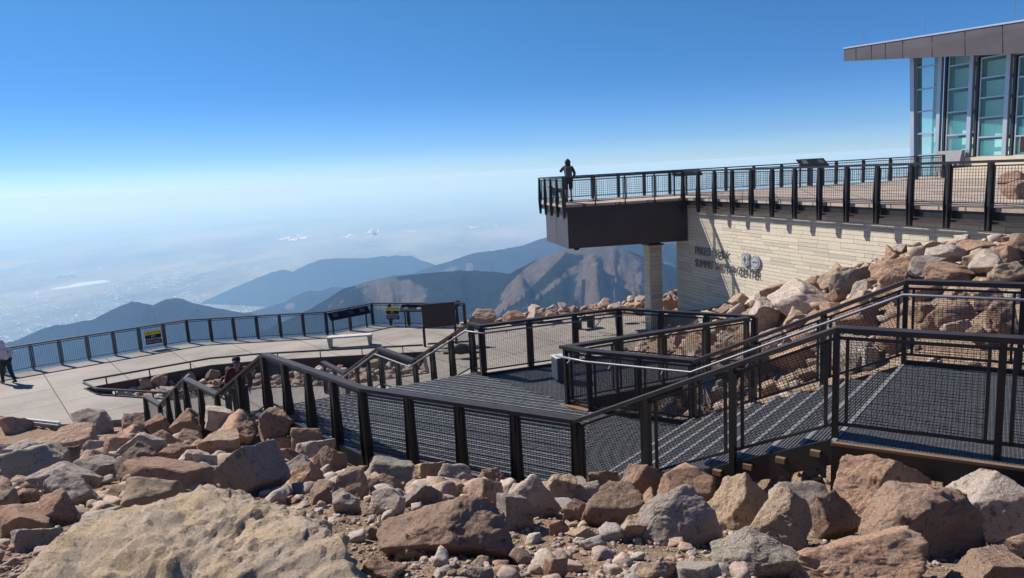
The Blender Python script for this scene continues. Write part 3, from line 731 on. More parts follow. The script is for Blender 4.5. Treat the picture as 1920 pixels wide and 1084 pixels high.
for k in range(6):
    p = ou[0].lerp(ou[2], k/5); q = Vector(innU[0]).lerp(Vector(innU[2]), k/5); m_.bar((p.x, p.y, zu-.14), (q.x, q.y, zu-.14), .07, .18)
m_.build('edge_beam', M['bronze'], t)
m_ = MB(); fascia(m_, off([setz(p, zu) for p in nearU], -.205, 0), zu+.012, .028, .06); m_.build('edge_trim', M['tancurb'], t)
m_ = MB(); m_.bar((ou[0].x, ou[0].y, zu-.01), (innU[0].x, innU[0].y, zu-.01), .045, .035); m_.build('nosing', M['nosing'], t)

# twin utility box on the landing
p = W(1052, 716, zl); t = thing('utility_box', 'slate blue and pale grey twin box on the landing by the pointed railing corner', 'utility box', p)
m_ = MB(); m_.box((p.x-.02, p.y+.05, zl+.30), (.24, .34, .48), R(20)); m_.build('cabinet', M['slate'], t, bevel=.03)
m_ = MB(); m_.box((p.x+.17, p.y+.02, zl+.28), (.13, .36, .50), R(20)); m_.build('cabinet', M['pale_grey'], t, bevel=.03, label='pale grey narrower box')
m_ = MB(); m_.box((p.x-.02, p.y+.05, zl+.553), (.25, .35, .02), R(20)); m_.build('lid', M['pale_grey'], t, bevel=.005)

# low kerb rails round the planter
def kerb_rail(label, P, h, mat='bronze', bright=False):
    t = thing('kerb_rail', label, 'rail', (P[0][0], P[0][1], ZPL))
    m_ = MB()
    for a, b in zip(P, P[1:]): m_.bar((a[0], a[1], ZPL+h), (b[0], b[1], ZPL+h), .07, .06)
    m_.build('rail_bar', M[mat], t)
    for a, b in zip(P, P[1:]):
        a, b = Vector(a), Vector(b); n = max(1, round((b-a).length/1.5))
        for k in range(n):
            c = a.lerp(b, (k+.5)/n); m_ = MB(); m_.bar((c.x, c.y, ZPL), (c.x, c.y, ZPL+h-.03), .05, .03); m_.build('post', M['bronze'], t)
kerb_rail('low dark rail along the plaza side of the rock bed', [pt]+[Vector(p) for p in plB[::-1]], .30)
kerb_rail('short low rail on the right of the blank board', [W(802, 645, ZPL+.3), W(882, 640, ZPL+.3)], .30)
kerb_rail('low bright-topped kerb rail at the near side of the rock bed', [plA[0], plA[1], plA[2], Vector((-9.4, 24.6, 0))], .22, 'bronze_top')
m_ = MB(); a = W(45, 786, ZPL+.1); b = W(112, 793, ZPL+.1); m_.bar(a, b, .07, .06); m_.bar(a-Vector((0, 0, .06)), b-Vector((0, 0, .06)), .16, .04)
o = m_.build('drain_kerb', M['pale_grey']); tag(o, 'short pale metal kerb at the plaza edge behind the left rocks', 'kerb'); rebase(o)

# bench, blank board, signs, viewers
p0 = W(616, 652, ZPL); p1 = W(699, 646, ZPL)
t = thing('bench', 'pale backless bench on the plaza beside the low rail', 'bench', p0)
m_ = MB(); m_.bar((p0.x, p0.y, ZPL+.45), (p1.x, p1.y, ZPL+.45), .42, .07); m_.build('seat', M['benchwood'], t, bevel=.01)
for q, s in ((p0, 1), (p1, -1)):
    e = (p1-p0).normalized()*s; m_ = MB()
    c0_ = Vector((q.x, q.y, 0))+e*.05; c1_ = c0_+e*.07; pp = Vector((-e.y, e.x, 0))*.19
    m_.hexa([c0_+e*.0-pp+Vector((0,0,ZPL)), c0_+pp+Vector((0,0,ZPL)), c0_+e*.1+pp+Vector((0,0,ZPL)), c0_+e*.1-pp+Vector((0,0,ZPL))],
            [c0_-e*.05-pp+Vector((0,0,ZPL+.415)), c0_-e*.05+pp+Vector((0,0,ZPL+.415)), c0_+e*.14+pp+Vector((0,0,ZPL+.415)), c0_+e*.14-pp+Vector((0,0,ZPL+.415))])
    m_.build('leg', M['benchleg'], t)
q0 = W(797, 650, ZPL); q1 = Vector((q0.x+1.30, q0.y+.25, ZPL))
t = thing('information_board', 'blank dark back of a sign board on two legs at the plaza edge', 'sign board', q0)
m_ = MB(); m_.bar((q0.x-.03, q0.y, ZPL+1.28), (q1.x+.03, q1.y, ZPL+1.28), .07, .98); m_.build('board', M['box_metal'], t)
m_ = MB(); m_.bar((q0.x-.07, q0.y, ZPL+1.79), (q1.x+.07, q1.y, ZPL+1.79), .12, .03); m_.build('cap_strip', M['bronze_top'], t)
for q in (q0, q1): m_ = MB(); m_.bar((q.x, q.y, ZPL-.3), (q.x, q.y, ZPL+.79), .10, .10); m_.build('leg', M['box_metal'], t)

def text_mesh(txt, size, ext=0.0, align='CENTER'):
    cu = bpy.data.curves.new('t', 'FONT'); cu.body = txt; cu.size = size; cu.extrude = ext; cu.align_x = align; cu.align_y = 'CENTER'; cu.resolution_u = 3
    ob = bpy.data.objects.new('t', cu); COL.objects.link(ob)
    dg = bpy.context.evaluated_depsgraph_get(); me = bpy.data.meshes.new_from_object(ob.evaluated_get(dg))
    bpy.data.objects.remove(ob); return me
def place_text(name, txt, size, ext, c, xdir, ydir, mat, parent, sx=1., align='CENTER'):
    me = text_mesh(txt, size, ext, align); me.materials.clear(); me.materials.append(mat)
    x = Vector(xdir).normalized(); y = Vector(ydir).normalized(); z = x.cross(y); y = z.cross(x)
    offp = Vector((0, 0, 0)); q = parent
    while q is not None: offp += q.location; q = q.parent
    for v in me.vertices: v.co = Vector(c)-offp+x*v.co.x*sx+y*v.co.y+z*v.co.z
    o = bpy.data.objects.new(name, me); COL.objects.link(o); o.parent = parent; return o
def caution(px, py, label, seg):
    a, b = Vector(pf[seg]), Vector(pf[seg+1]); d = (b-a); d.z = 0; d.normalize(); nrm = Vector((d.y, -d.x, 0))   # towards the viewer
    r = ray(px, py); k = (a.x*nrm.x+a.y*nrm.y)/(r.x*nrm.x+r.y*nrm.y); c = r*k+nrm*.06
    t = thing('caution_sign', label, 'sign', c-Vector((0, 0, .3)), 'caution signs on the plaza railing')
    up_ = Vector((0, 0, 1))
    def plate(name, x0, x1, y0, y1, dz, mat, th=.012):
        m_ = MB(); P = [c+d*x+up_*y+nrm*dz for x, y in ((x0, y0), (x1, y0), (x1, y1), (x0, y1))]
        m_.hexa([p-nrm*th for p in P], P); return m_.build(name, mat, t)
    plate('plate', -.33, .33, -.30, .30, 0, M['black']); plate('header', -.33, .33, .13, .30, .004, M['yellow'])
    place_text('lettering', 'CAUTION', .16, 0, c+up_*.215+nrm*.008, d, up_, M['black'], t)
    for k, s_ in enumerate(('ICY', 'CONDITIONS', 'MAY EXIST')): place_text('lettering', s_, .125, 0, c+up_*(.05-.13*k)+nrm*.008, d, up_, M['white'], t, .92)
caution(287, 632, 'yellow and black icy conditions caution sign left on the long plaza railing', 1)
caution(737, 587, 'yellow and black icy conditions caution sign right, beside the interpretive panel near the railing end', 4)
def interp(p0, p1, zt, zb, depth, label, toward, pics=3, legs=True, zf=ZPL):
    p0, p1 = Vector(p0), Vector(p1); d = (p1-p0); d.z = 0; L = d.length; d.normalize(); n_v = Vector((-d.y, d.x, 0))*toward
    t = thing('interpretive_panel', label, 'display panel', (p0.x, p0.y, zf))
    a = Vector((p0.x, p0.y, zt)); b = a+d*L; c = b+n_v*depth; c.z = zb; e = a+n_v*depth; e.z = zb
    m_ = MB(); th = Vector((0, 0, .04)); m_.hexa([a-th, b-th, c-th, e-th], [a, b, c, e]); m_.build('board', M['black'], t)
    for k in range(pics):
        f0 = (k+.3+.15*(k%2))/pics; f1 = f0+.30/pics*1.2; m_ = MB(); lift = Vector((0, 0, .004))
        P = [a.lerp(b, f0).lerp(e.lerp(c, f0), .2)+lift, a.lerp(b, f1).lerp(e.lerp(c, f1), .2)+lift, a.lerp(b, f1).lerp(e.lerp(c, f1), .7)+lift, a.lerp(b, f0).lerp(e.lerp(c, f0), .7)+lift]
        m_.add(P, [(0, 1, 2, 3)]); m_.build('picture', M['slate'] if k % 2 else M['cloth_grey'], t)
    if legs:
        for k in range(3):
            q = a.lerp(b, .08+.42*k)+n_v*depth*.4; m_ = MB(); m_.bar((q.x, q.y, zf), (q.x, q.y, (zt+zb)/2-.05), .1, .06); m_.build('leg', M['bronze'], t)
    return t
s4 = [Vector(pf[3]), Vector(pf[4]), Vector(pf[5])]
def onseg(px, a, b):
    lo, hi = 0, 1
    for _ in range(40):
        m = (lo+hi)/2; q = a.lerp(b, m)
        if proj(*q)[0] < px: lo = m
        else: hi = m
    return a.lerp(b, lo)
interp(onseg(613, s4[0], s4[1]), onseg(688, s4[0], s4[1]), ZB-.10, ZB-.40, .30, 'long dark slanted display panel on the plaza railing left of the caution sign', -1, 3)
interp(onseg(753, s4[1], s4[2]), onseg(838, s4[1], s4[2]), ZB-.08, ZB-.34, .30, 'slanted display panel with small pictures behind the blank board', -1, 4)
# coin viewer at the railing end
p = W(858, 606, ZPL); t = thing('tower_viewer', 'small black viewing scope by the right end of the plaza railing', 'viewing scope', p)
m_ = MB(); m_.tube([p, p+Vector((0, 0, .75))], .05, 8, radii=[.09, .05]); m_.build('pedestal', M['black'], t)
m_ = MB(); m_.tube([p+Vector((-.32, -.1, .62)), p+Vector((-.1, 0, .72)), p+Vector((.12, .1, .95))], .07, 8, radii=[.04, .07, .10]); m_.ball(p+Vector((.06, .05, .95)), .15); m_.build('scope_head', M['black'], t, smooth=True)
p = W(865, 655, ZPL+.35); t = thing('black_object', 'rounded black object on the low rail beyond the stair', 'light fitting', p)  # unidentified dark shape, built as a black ball on a bar
m_ = MB(); m_.ball(p, .26, 12, 8, (1.3, .7, .8)); m_.build('round_body', M['black'], t, smooth=True)
m_ = MB(); m_.bar(p-Vector((.7, 0, .12)), p+Vector((.7, 0, -.16)), .08, .07); m_.build('black_bar', M['black'], t)
# dark bench-like panel and little handrails beyond the landing
p = W(1080, 618, ZPL); q = W(1112, 613, ZPL); t = thing('bench', 'small dark bench on the pavement seen through the landing railing', 'bench', p)
m_ = MB(); m_.bar((p.x, p.y, ZPL+.45), (q.x, q.y, ZPL+.45), .4, .09); m_.build('seat', M['black'], t)
for e in (p.lerp(q, .15), p.lerp(q, .85)): m_ = MB(); m_.bar((e.x, e.y, ZPL), (e.x, e.y, ZPL+.41), .08, .3); m_.build('leg', M['bronze'], t)
for k, px in enumerate((1105, 1145)):
    p = W(px, 580-k*3, -6.0)
    m_ = MB(); m_.tube([p+Vector((-.75, -.4, -.75)), p+Vector((-.05, 0, .0)), p+Vector((.05, .02, 0)), p+Vector((.2, .1, -.1)), p+Vector((.22, .1, -.9))], .028, 6)
    o = m_.build('pipe_handrail', M['steel'], smooth=True); tag(o, ('bent' if k == 0 else 'second bent')+' pale pipe handrail among skyline rocks, '+('left' if k == 0 else 'right')+' one of two', 'handrail', 'pipe handrails beyond the landing'); rebase(o)

# ------------------------------------------------------------------ visitor centre
ZD = -1.45
Wd = Vector((.306, -.952, 0)).normalized(); Wn = Vector((Wd.y, -Wd.x, 0))     # Wn points to the viewer side (left)
D0 = Vector((7.15, 29.14, ZD)); deckL = Vector((2.24, 28.56, ZD)); deckFL = Vector((1.52, 32.8, ZD)); deckB = Vector((20.8, 34.5, ZD)); D1 = D0+Wd*23
bld = thing('visitor_center', 'stone and glass visitor centre with a cantilevered overlook deck', 'building', (D0.x, D0.y, -6))
def ashlar(name, P0, along, up, L, H, nrm, parent, seed, mod=.25, mat='stone'):
    """coursed ashlar facing as thin proud blocks in front of a mortar backing"""
    rn = random.Random(seed); V = []; Fc = []; T = []; g = .005
    def block(x0, x1, y0, y1):
        tt = rn.random(); d = .03+rn.uniform(0, .004); b = len(V)
        for dd in (0, d):
            for x, y in ((x0+g, y0+g), (x1-g, y0+g), (x1-g, y1-g), (x0+g, y1-g)): V.append(tuple(P0+along*x+up*y+nrm*dd))
        for f in ((4,5,6,7),(0,1,5,4),(1,2,6,5),(2,3,7,6),(3,0,4,7)): Fc.append(tuple(b+i for i in f)); T.append(tt)
    y = 0
    while y < H-.02:
        h = min(mod, H-y); x = 0
        while x < L-.01:
            if rn.random() < .22:
                w_ = min(rn.uniform(.32, .62), L-x); block(x, x+w_, y, y+h)
            else:
                w_ = min(rn.uniform(1.2, 2.6), L-x)
                for a, b in ((0, h*.5), (h*.5, h)) if rn.random() < .8 else ((0, h*.34), (h*.34, h)):
                    xx = x
                    while xx < x+w_-.01:
                        ww = min(rn.uniform(.5, 1.25), x+w_-xx)
                        if x+w_-xx-ww < .25: ww = x+w_-xx
                        block(xx, xx+ww, y+a, y+b); xx += ww
            x += w_
        y += h
    offp = Vector((0, 0, 0)); q = parent
    while q is not None: offp += q.location; q = q.parent
    me = bpy.data.meshes.new(name); me.from_pydata([(a-offp.x, b-offp.y, c-offp.z) for a, b, c in V], [], Fc); me.materials.append(M[mat])
    a = me.attributes.new('tint', 'FLOAT', 'FACE'); a.data.foreach_set('value', T); me.update()
    o = bpy.data.objects.new(name, me); COL.objects.link(o); o.parent = parent
    return o
up3 = Vector((0, 0, 1))
ws = D0-Wn*.28-Wd*1.15; ws.z = -8.4
wl = 24.2; whh = 8.4-1.72
core = MB(); B_ = ws-Wn*.02
Pq = [B_, B_+Wd*wl, B_+Wd*wl-Wn*1.2, B_-Wn*1.2]
core.hexa(Pq, [p+up3*(whh-.01) for p in Pq]); core.build('wall_core', M['mortar'], bld)
wall = ashlar('stone_wall', ws-Wn*.02, Wd, up3, wl, whh, Wn, bld, 11)
ret = ashlar('stone_wall', ws-Wn*1.22-Wd*.001, Wn, up3, 1.2, whh, -Wd, bld, 12)
# deck slab + fascia
def prism_part(name, poly, z0, z1, mat, parent=bld):
    m_ = MB(); m_.prism([(p[0], p[1]) for p in poly], z0, z1); return m_.build(name, mat, parent)
deckpoly = [deckL, D0, D1, D1+Vector((22, 0, 0)), Vector((34, 40, 0)), Vector((21, 40, 0)), deckB, deckFL]
prism_part('deck_paving', deckpoly, ZD-.10, ZD, M['deck'])
def inset(pt_, k=.10): c = Vector((11, 28, 0)); return pt_
m_ = MB(); fascia(m_, [deckFL+Vector((.06, 0, 0)), deckL+Vector((.08, .1, 0)), D0-Wn*.10, D1-Wn*.10], ZD-.10, .2, .10); m_.build('deck_edge_beam', M['bronze'], bld)
m_ = MB(); fascia(m_, [D0-Wn*.02, D1-Wn*.02], ZD-.33, .05, .08); m_.build('edge_pipe', M['bronze_top'], bld)
boxp = [Vector((2.38, 28.85, 0)), Vector((7.30, 29.42, 0)), Vector((8.0, 33.2, 0)), Vector((1.72, 32.6, 0))]
prism_part('cantilever_box', boxp, -3.22, -1.62, M['box_metal'])
# side face cladding of the box, a browner metal
a, b = boxp[0], boxp[3]; nn_ = Vector((-(b.y-a.y), b.x-a.x, 0)).normalized()
m_ = MB()
for f0, f1 in ((0, .49), (.5, 1)):
    p, q = a.lerp(b, f0)+nn_*.012, a.lerp(b, f1)+nn_*.012
    m_.hexa([Vector((p.x, p.y, -3.21)), Vector((q.x, q.y, -3.21)), Vector((q.x, q.y, -3.21))-nn_*.02, Vector((p.x, p.y, -3.21))-nn_*.02], [Vector((p.x, p.y, -1.63)), Vector((q.x, q.y, -1.63)), Vector((q.x, q.y, -1.63))-nn_*.02, Vector((p.x, p.y, -1.63))-nn_*.02])
m_.build('side_cladding', M['panel_metal'], bld)
p = W(1078, 461, -3.27); m_ = MB(); m_.ball((p.x, 29.6, -3.30), .1, 10, 6, (1.4, 1, .8)); m_.build('downlight', M['black'], bld, smooth=True)
# stone pier
pr = ray(1226, 577); pc = pr*(30.2/pr.y); pc.z = -8; ang = R(17.8); ca, sa = math.cos(ang), math.sin(ang)
hx = Vector((ca, sa, 0)); hy = Vector((-sa, ca, 0)); hs = .26
pier = thing('tmp', 'x', 'x', pc); bpy.data.objects.remove(pier)
m_ = MB(); m_.box((pc.x, pc.y, -5.7), (2*hs-.02, 2*hs-.02, 4.6), ang); pier = m_.build('pier', M['mortar'], bld)
for k, (dirv, nv) in enumerate(((hx, -hy), (hy, hx), (-hx, hy), (-hy, -hx))):
    s0 = pc-dirv*hs+nv*hs; s0.z = -8
    ashlar('pier_facing', s0, dirv, up3, 2*hs, 4.62, nv, pier, 20+k, .36)
m_ = MB(); m_.box((pc.x, pc.y, -3.36), (.72, .72, .05), ang); m_.box((pc.x, pc.y, -3.28), (.45, .45, .12), ang); m_.build('pier_cap', M['bronze'], pier)

# lettering on the wall
def onwall(px, py):
    P0 = ws; r = ray(px, py); k = (P0.x*Wn.x+P0.y*Wn.y)/(r.x*Wn.x+r.y*Wn.y); return r*k
for txt, a, b, hh in (('PIKES PEAK', (1305.5, 470), (1368.5, 480), .31), ('SUMMIT VISITOR CENTER', (1306, 493.8), (1426.5, 514.8), .31)):
    A_, B_2 = onwall(*a), onwall(*b); L = (Vector((B_2.x, B_2.y, 0))-Vector((A_.x, A_.y, 0))).length
    me = text_mesh(txt, 1, 0); wdt = max(v.co.x for v in me.vertices)-min(v.co.x for v in me.vertices); ht = max(v.co.y for v in me.vertices)-min(v.co.y for v in me.vertices)
    size = hh/ht; zc = (A_.z+B_2.z)/2; C_ = (A_+B_2)/2; C_.z = zc
    place_text('lettering', txt, size, .012, C_+Wn*.065, Wd, up3, M['letters'], wall, L/(wdt*size))
print('letter z', onwall(1305, 477), onwall(1426, 516))
def emblem(name, px, py, shape, rr):
    c = onwall(px, py)+Wn*.08
    def disc(sc, dz, th, mat, nm, par):
        m_ = MB(); P = [c+Wd*x*rr*sc+up3*y*rr*sc+Wn*dz for x, y in shape]; n = len(P)
        m_.add(P+[p-Wn*th for p in P], [tuple(range(n)), tuple(range(2*n-1, n-1, -1))]+[(i, n+i, n+(i+1) % n, (i+1) % n) for i in range(n)])
        return m_.build(nm, mat, par)
    e = disc(1, 0, .09, M['badge'], name, wall); disc(.82, .006, .006, M['letters'], 'rim', e); disc(.74, .012, .006, M['badge'], 'face', e)
    return e, c
circ = [(math.cos(2*math.pi*k/24), math.sin(2*math.pi*k/24)) for k in range(24)]
shield = [(-.8, .85), (-.45, .8), (-.2, 1), (.2, 1), (.45, .8), (.8, .85), (.9, .5), (.72, .1), (.9, -.3), (.72, -.75), (.3, -.9), (0, -1.08), (-.3, -.9), (-.72, -.75), (-.9, -.3), (-.72, .1), (-.9, .5)]
e, c = emblem('shield_emblem', 1400.5, 486.5, shield, .25)
m_ = MB(); q = [c+Wd*x+up3*y+Wn*.016 for x, y in ((-.03, -.14), (.03, -.14), (.03, -.04), (.11, -.04), (0, .15), (-.11, -.04), (-.03, -.04))]; m_.add(q, [tuple(range(7))]); m_.build('shield_motif', M['letters'], e)
e, c = emblem('round_emblem', 1419.5, 491.5, circ, .25)
m_ = MB(); q = [c+Wd*x+up3*y+Wn*.016 for x, y in ((-.14, -.03), (.14, -.03), (.14, .02), (-.14, .02))]; m_.add(q, [(0, 1, 2, 3)]); m_.build('band_motif', M['letters'], e)

# deck railings
RD = ZD+1.09
dr0 = [setz(deckFL, RD), setz(deckL+Vector((.02, 0, 0)), RD)]
railing('dark railing with deep blade posts across the left end of the overlook', dr0, +1, drop=1.62, spacing=1.05, post=(.05, .14), cap=(.16, .06), panel_h=.86, wire=.008, step=.085, capmat='bronze', name='deck_railing')
dr0 = [setz(deckL+Vector((.04, 0, 0)), RD), setz(D0+Wn*.05, RD)]
railing('slim-posted dark railing along the front of the cantilevered overlook', dr0, +1, drop=1.25, spacing=1.25, post=(.04, .05), taper=False, cap=(.16, .07), panel_h=.84, wire=.007, step=.085, capmat='bronze', ends=(False, False), name='deck_railing')
dr1 = [setz(D0+Wn*.05, RD), setz(D1+Wn*.05, RD)]
railing('long dark railing with blade posts bracketed to the top of the stone wall', dr1, +1, drop=1.62, spacing=1.12, post=(.06, .15), cap=(.16, .06), panel_h=.86, wire=.008, step=.075, capmat='bronze', name='deck_railing')
dr2 = [setz(deckFL, RD), setz(Vector((7.5, 33.3, 0)), RD), setz(deckB, RD)]
railing('dark railing along the back of the overlook deck up to the glass building', dr2, -1, drop=1.09, spacing=1.3, post=(.06, .12), cap=(.14, .05), panel_h=.84, wire=.010, step=.085, ends=(False, True), capmat='bronze', name='deck_railing')
dr3a = setz(W(1258, 379, ZD), 0)
def deckpt(px, y): r = ray(px, 350); q = r*(y/r.y); return q
interp(deckpt(1258, 31.8), deckpt(1312, 31.8), RD+.02, RD-.22, .5, 'dark slanted display panel at the inner corner of the overlook deck', -1, 2, True, ZD)
interp(deckpt(1492, 33.2), deckpt(1543, 33.2), RD+.16, RD-.14, .6, 'dark slanted display panel at the back railing below the roof tip', -1, 2, True, ZD)

# glass building
G0 = Vector((20.9, 37.0, 0)); Gd = Vector((.334, -.943, 0)).normalized(); Gn = Vector((Gd.y, -Gd.x, 0))
def gl_mat():
    m, n, b = nt('teal_glazing'); b.inputs['Base Color'].default_value = (.12, .46, .47, 1); b.inputs['Roughness'].default_value = .04; b.inputs['Specular IOR Level'].default_value = .5; b.inputs['Alpha'].default_value = .34
    return m
M['glass'] = gl_mat(); M['blind'] = simple('pale_teal_blinds', (.50, .88, .84), .7, 0, .05); M['interior'] = simple('interior', (.10, .12, .13), .8)
M['louvre'] = simple('grey_louvre', (.12, .12, .14), .5, .2)
M['plinth'] = simple('tan_stone_plinth', (.50, .42, .33), .8, 0, .12, 2)
ts = [0, 1.27, 2.9, 4.64, 6.4, 8.2, 10.0]
GP = lambda t, o=0, z=0: G0+Gd*t+Gn*o+up3*z
lean = lambda t: 0
zbase = -.55
ztop = lambda t: 5.2-.125*t
# plinth
m_ = MB(); Pq = [GP(1.45, .25, ZD-.2), GP(16, .25, ZD-.2), GP(16, -3, ZD-.2), GP(1.45, -3, ZD-.2)]; m_.hexa(Pq[::-1], [p+up3*(.2+abs(ZD-zbase)) for p in Pq[::-1]]); m_.build('plinth', M['plinth'], bld)
m_ = MB(); Pq = [GP(3.2, 1.6, ZD-.2), GP(16, 1.6, ZD-.2), GP(16, .3, ZD-.2), GP(3.2, .3, ZD-.2)]; m_.hexa(Pq[::-1], [p+up3*.65 for p in Pq[::-1]]); m_.build('seat_wall', M['plinth'], bld)
m_ = MB(); Pq = [GP(-.0, -1.8, ZD), GP(16, -1.8, ZD), GP(16, -2.0, ZD), GP(0, -2.0, ZD)]; m_.hexa(Pq[::-1], [p+up3*6.4 for p in Pq[::-1]]); m_.build('interior_wall', M['interior'], bld)
for i in range(len(ts)-1):
    t0, t1 = ts[i], ts[i+1]; zb = ZD if i == 0 else zbase
    # fin / mullion in front
    m_ = MB(); zt_ = ztop(t0)
    if i == 0:
        m_.hexa([GP(t0-.16, .2, zb), GP(t0+.05, .2, zb), GP(t0+.05, -.35, zb), GP(t0-.16, -.35, zb)], [GP(t0-.46, .2, zt_), GP(t0-.22, .2, zt_), GP(t0-.22, -.35, zt_), GP(t0-.46, -.35, zt_)])
    else:
        m_.bar(GP(t0, .10, zb), GP(t0, .10, zt_), .20, .16, up=Gn)
    m_.build('fin', M['alu'], bld)
    if i > 0:
        m_ = MB(); m_.bar(GP(t0+.24, -.05, zb), GP(t0+.24, -.05, zt_-.1), .1, .26, up=Gn); m_.build('fin_shadow', M['finshade'], bld)  # dark bar stands in for the shadow the fin casts on the glass
    g0 = t0+(.08 if i == 0 else .39); g1 = t1-.08; zt_ = ztop(t1) - (0 if i < 2 else .75)
    fr = MB(); w_ = bld
    tops = [zb+.02]; nrow = 6 if i == 0 else 5
    lowx = -.0
    rows_ = [zb+(zt_-zb)*k/nrow for k in range(nrow+1)]
    leanx = (lambda z: -.26*(z-zb)/(5.2-zb)) if i == 0 else (lambda z: 0)
    for z in rows_: fr.bar(GP(g0+leanx(z), .03, z), GP(g1, .03, z), .09, .07)
    fr.bar(GP(g0, .0, zb), GP(g0+leanx(zt_), .0, zt_), .05, .08, up=Gn); fr.bar(GP(g1, .0, zb), GP(g1, .0, zt_), .05, .08, up=Gn)
    wdw = fr.build('window', M['alu'], bld)
    gm = MB(); gm.add([GP(g0, -.02, zb), GP(g1, -.02, zb), GP(g1, -.02, zt_), GP(g0+leanx(zt_), -.02, zt_)], [(0, 1, 2, 3)]); gm.build('pane', M['glass'], wdw)
    bm_ = MB()
    ranges = [(g0+.45, g0+.85)] if i == 0 else [(g0, g1)]
    for a, b in ranges:
        for k in range(nrow):
            bm_.add([GP(a, -.35, rows_[k]+.05), GP(b, -.35, rows_[k]+.05), GP(b, -.35, rows_[k]+(zt_-zb)/nrow*(.86 if i else 1)), GP(a, -.35, rows_[k]+(zt_-zb)/nrow*(.86 if i else 1))], [(0, 1, 2, 3)])
    bm_.build('blind', M['blind'], wdw)
    if i >= 2:
        lm = MB(); z = zt_+.12
        while z < ztop(t1)+.25: lm.bar(GP(t0+.1, .10, z), GP(t1-.1, .10, z), .10, .045); z += .10
        lm.build('louvre_bank', M['louvre'], bld)
# metal vent box at foot of the second bay
m_ = MB(); m_.hexa([GP(1.5, .7, ZD+.3), GP(2.85, .7, ZD+.3), GP(2.85, .26, ZD+.3), GP(1.5, .26, ZD+.3)], [GP(1.5, .45, -.2), GP(2.85, .45, -.2), GP(2.85, .26, -.2), GP(1.5, .26, -.2)]); m_.build('vent_box', simple('dull_vent_grey', (.20, .20, .21), .7), bld)
# roof: fascia plane offset towards the viewer, tapering to its tip
r0 = ray(1582, 115); T0 = r0*(39.0/r0.y); r1 = ray(1920, 100); T1 = r1*(29.8/r1.y)
r2 = ray(1582, 92); S0 = r2*(39.0/r2.y); r3 = ray(1920, 40); S1 = r3*(29.8/r3.y)
ext = 1.6; T1e = T0+(T1-T0)*ext; S1e = S0+(S1-S0)*ext
back = Vector((9, 3, .4))
m_ = MB(); m_.hexa([T0, T1e, T1e+back, T0+back*.35], [S0, S1e, S1e+back, S0+back*.35]); roof = m_.build('roof', M['fascia'], bld)
m_ = MB(); e = Vector((-.03, -.02, 0)); m_.hexa([S0+e, S1e+e, S1e+back*.2, S0+back*.2], [S0+e+up3*.07, S1e+e+up3*.07, S1e+back*.2+up3*.07, S0+back*.2+up3*.07]); m_.build('roof_edge_trim', M['alu'], roof)
fn = (T1-T0).cross(up3).normalized()
if fn.y > 0: fn = -fn
for px in (1605, 1634, 1660, 1693, 1748, 1810, 1880):
    f0 = (lambda px: min(((abs(proj(*(T0.lerp(T1, k/400)))[0]-px)), k/400) for k in range(401))[1])(px)
    a, b = T0.lerp(T1, f0)+fn*.004, S0.lerp(S1, f0)+fn*.004; m_ = MB(); m_.bar(a+up3*.02, b-up3*.02, .03, .012, up=fn); m_.build('panel_joint', M['black'], roof)
for px, h in ((1602, .8), (1716, .9), (1881, 1.1)):
    f0 = min(((abs(proj(*(S0.lerp(S1, k/400)))[0]-px)), k/400) for k in range(401))[1]
    a = S0.lerp(S1, f0)+back*.06; m_ = MB(); m_.tube([a, a+up3*h], .012, 5); m_.build('lightning_rod', M['steel'], roof)
for px in (1612, 1680, 1760, 1865):
    f0 = min(((abs(proj(*(S0.lerp(S1, k/400)))[0]-px)), k/400) for k in range(401))[1]
    a = S0.lerp(S1, f0)+back*.08+up3*.06; d = (S1-S0).normalized(); m_ = MB(); m_.bar(a-d*.35, a+d*.35, .3, .1); m_.build('roof_vent', M['black'], roof)
# brown sign back at right edge of the deck
p = deckpt(1915, 19.5); m_ = MB(); m_.bar((p.x-.12, p.y, -.05), (p.x+1.2, p.y-.4, -.05), .06, .42); b_o = m_
t = thing('information_board', 'brown curved-topped board back at the right edge of the upper deck', 'sign board', (p.x, p.y, ZD))
m_.build('board', simple('brown_board', (.22, .14, .10), .6), t, bevel=.02)
for k in (.2, .9): m_ = MB(); m_.bar((p.x+k, p.y-k*.3, ZD), (p.x+k, p.y-k*.3, -.26), .06, .06); m_.build('leg', M['bronze'], t)

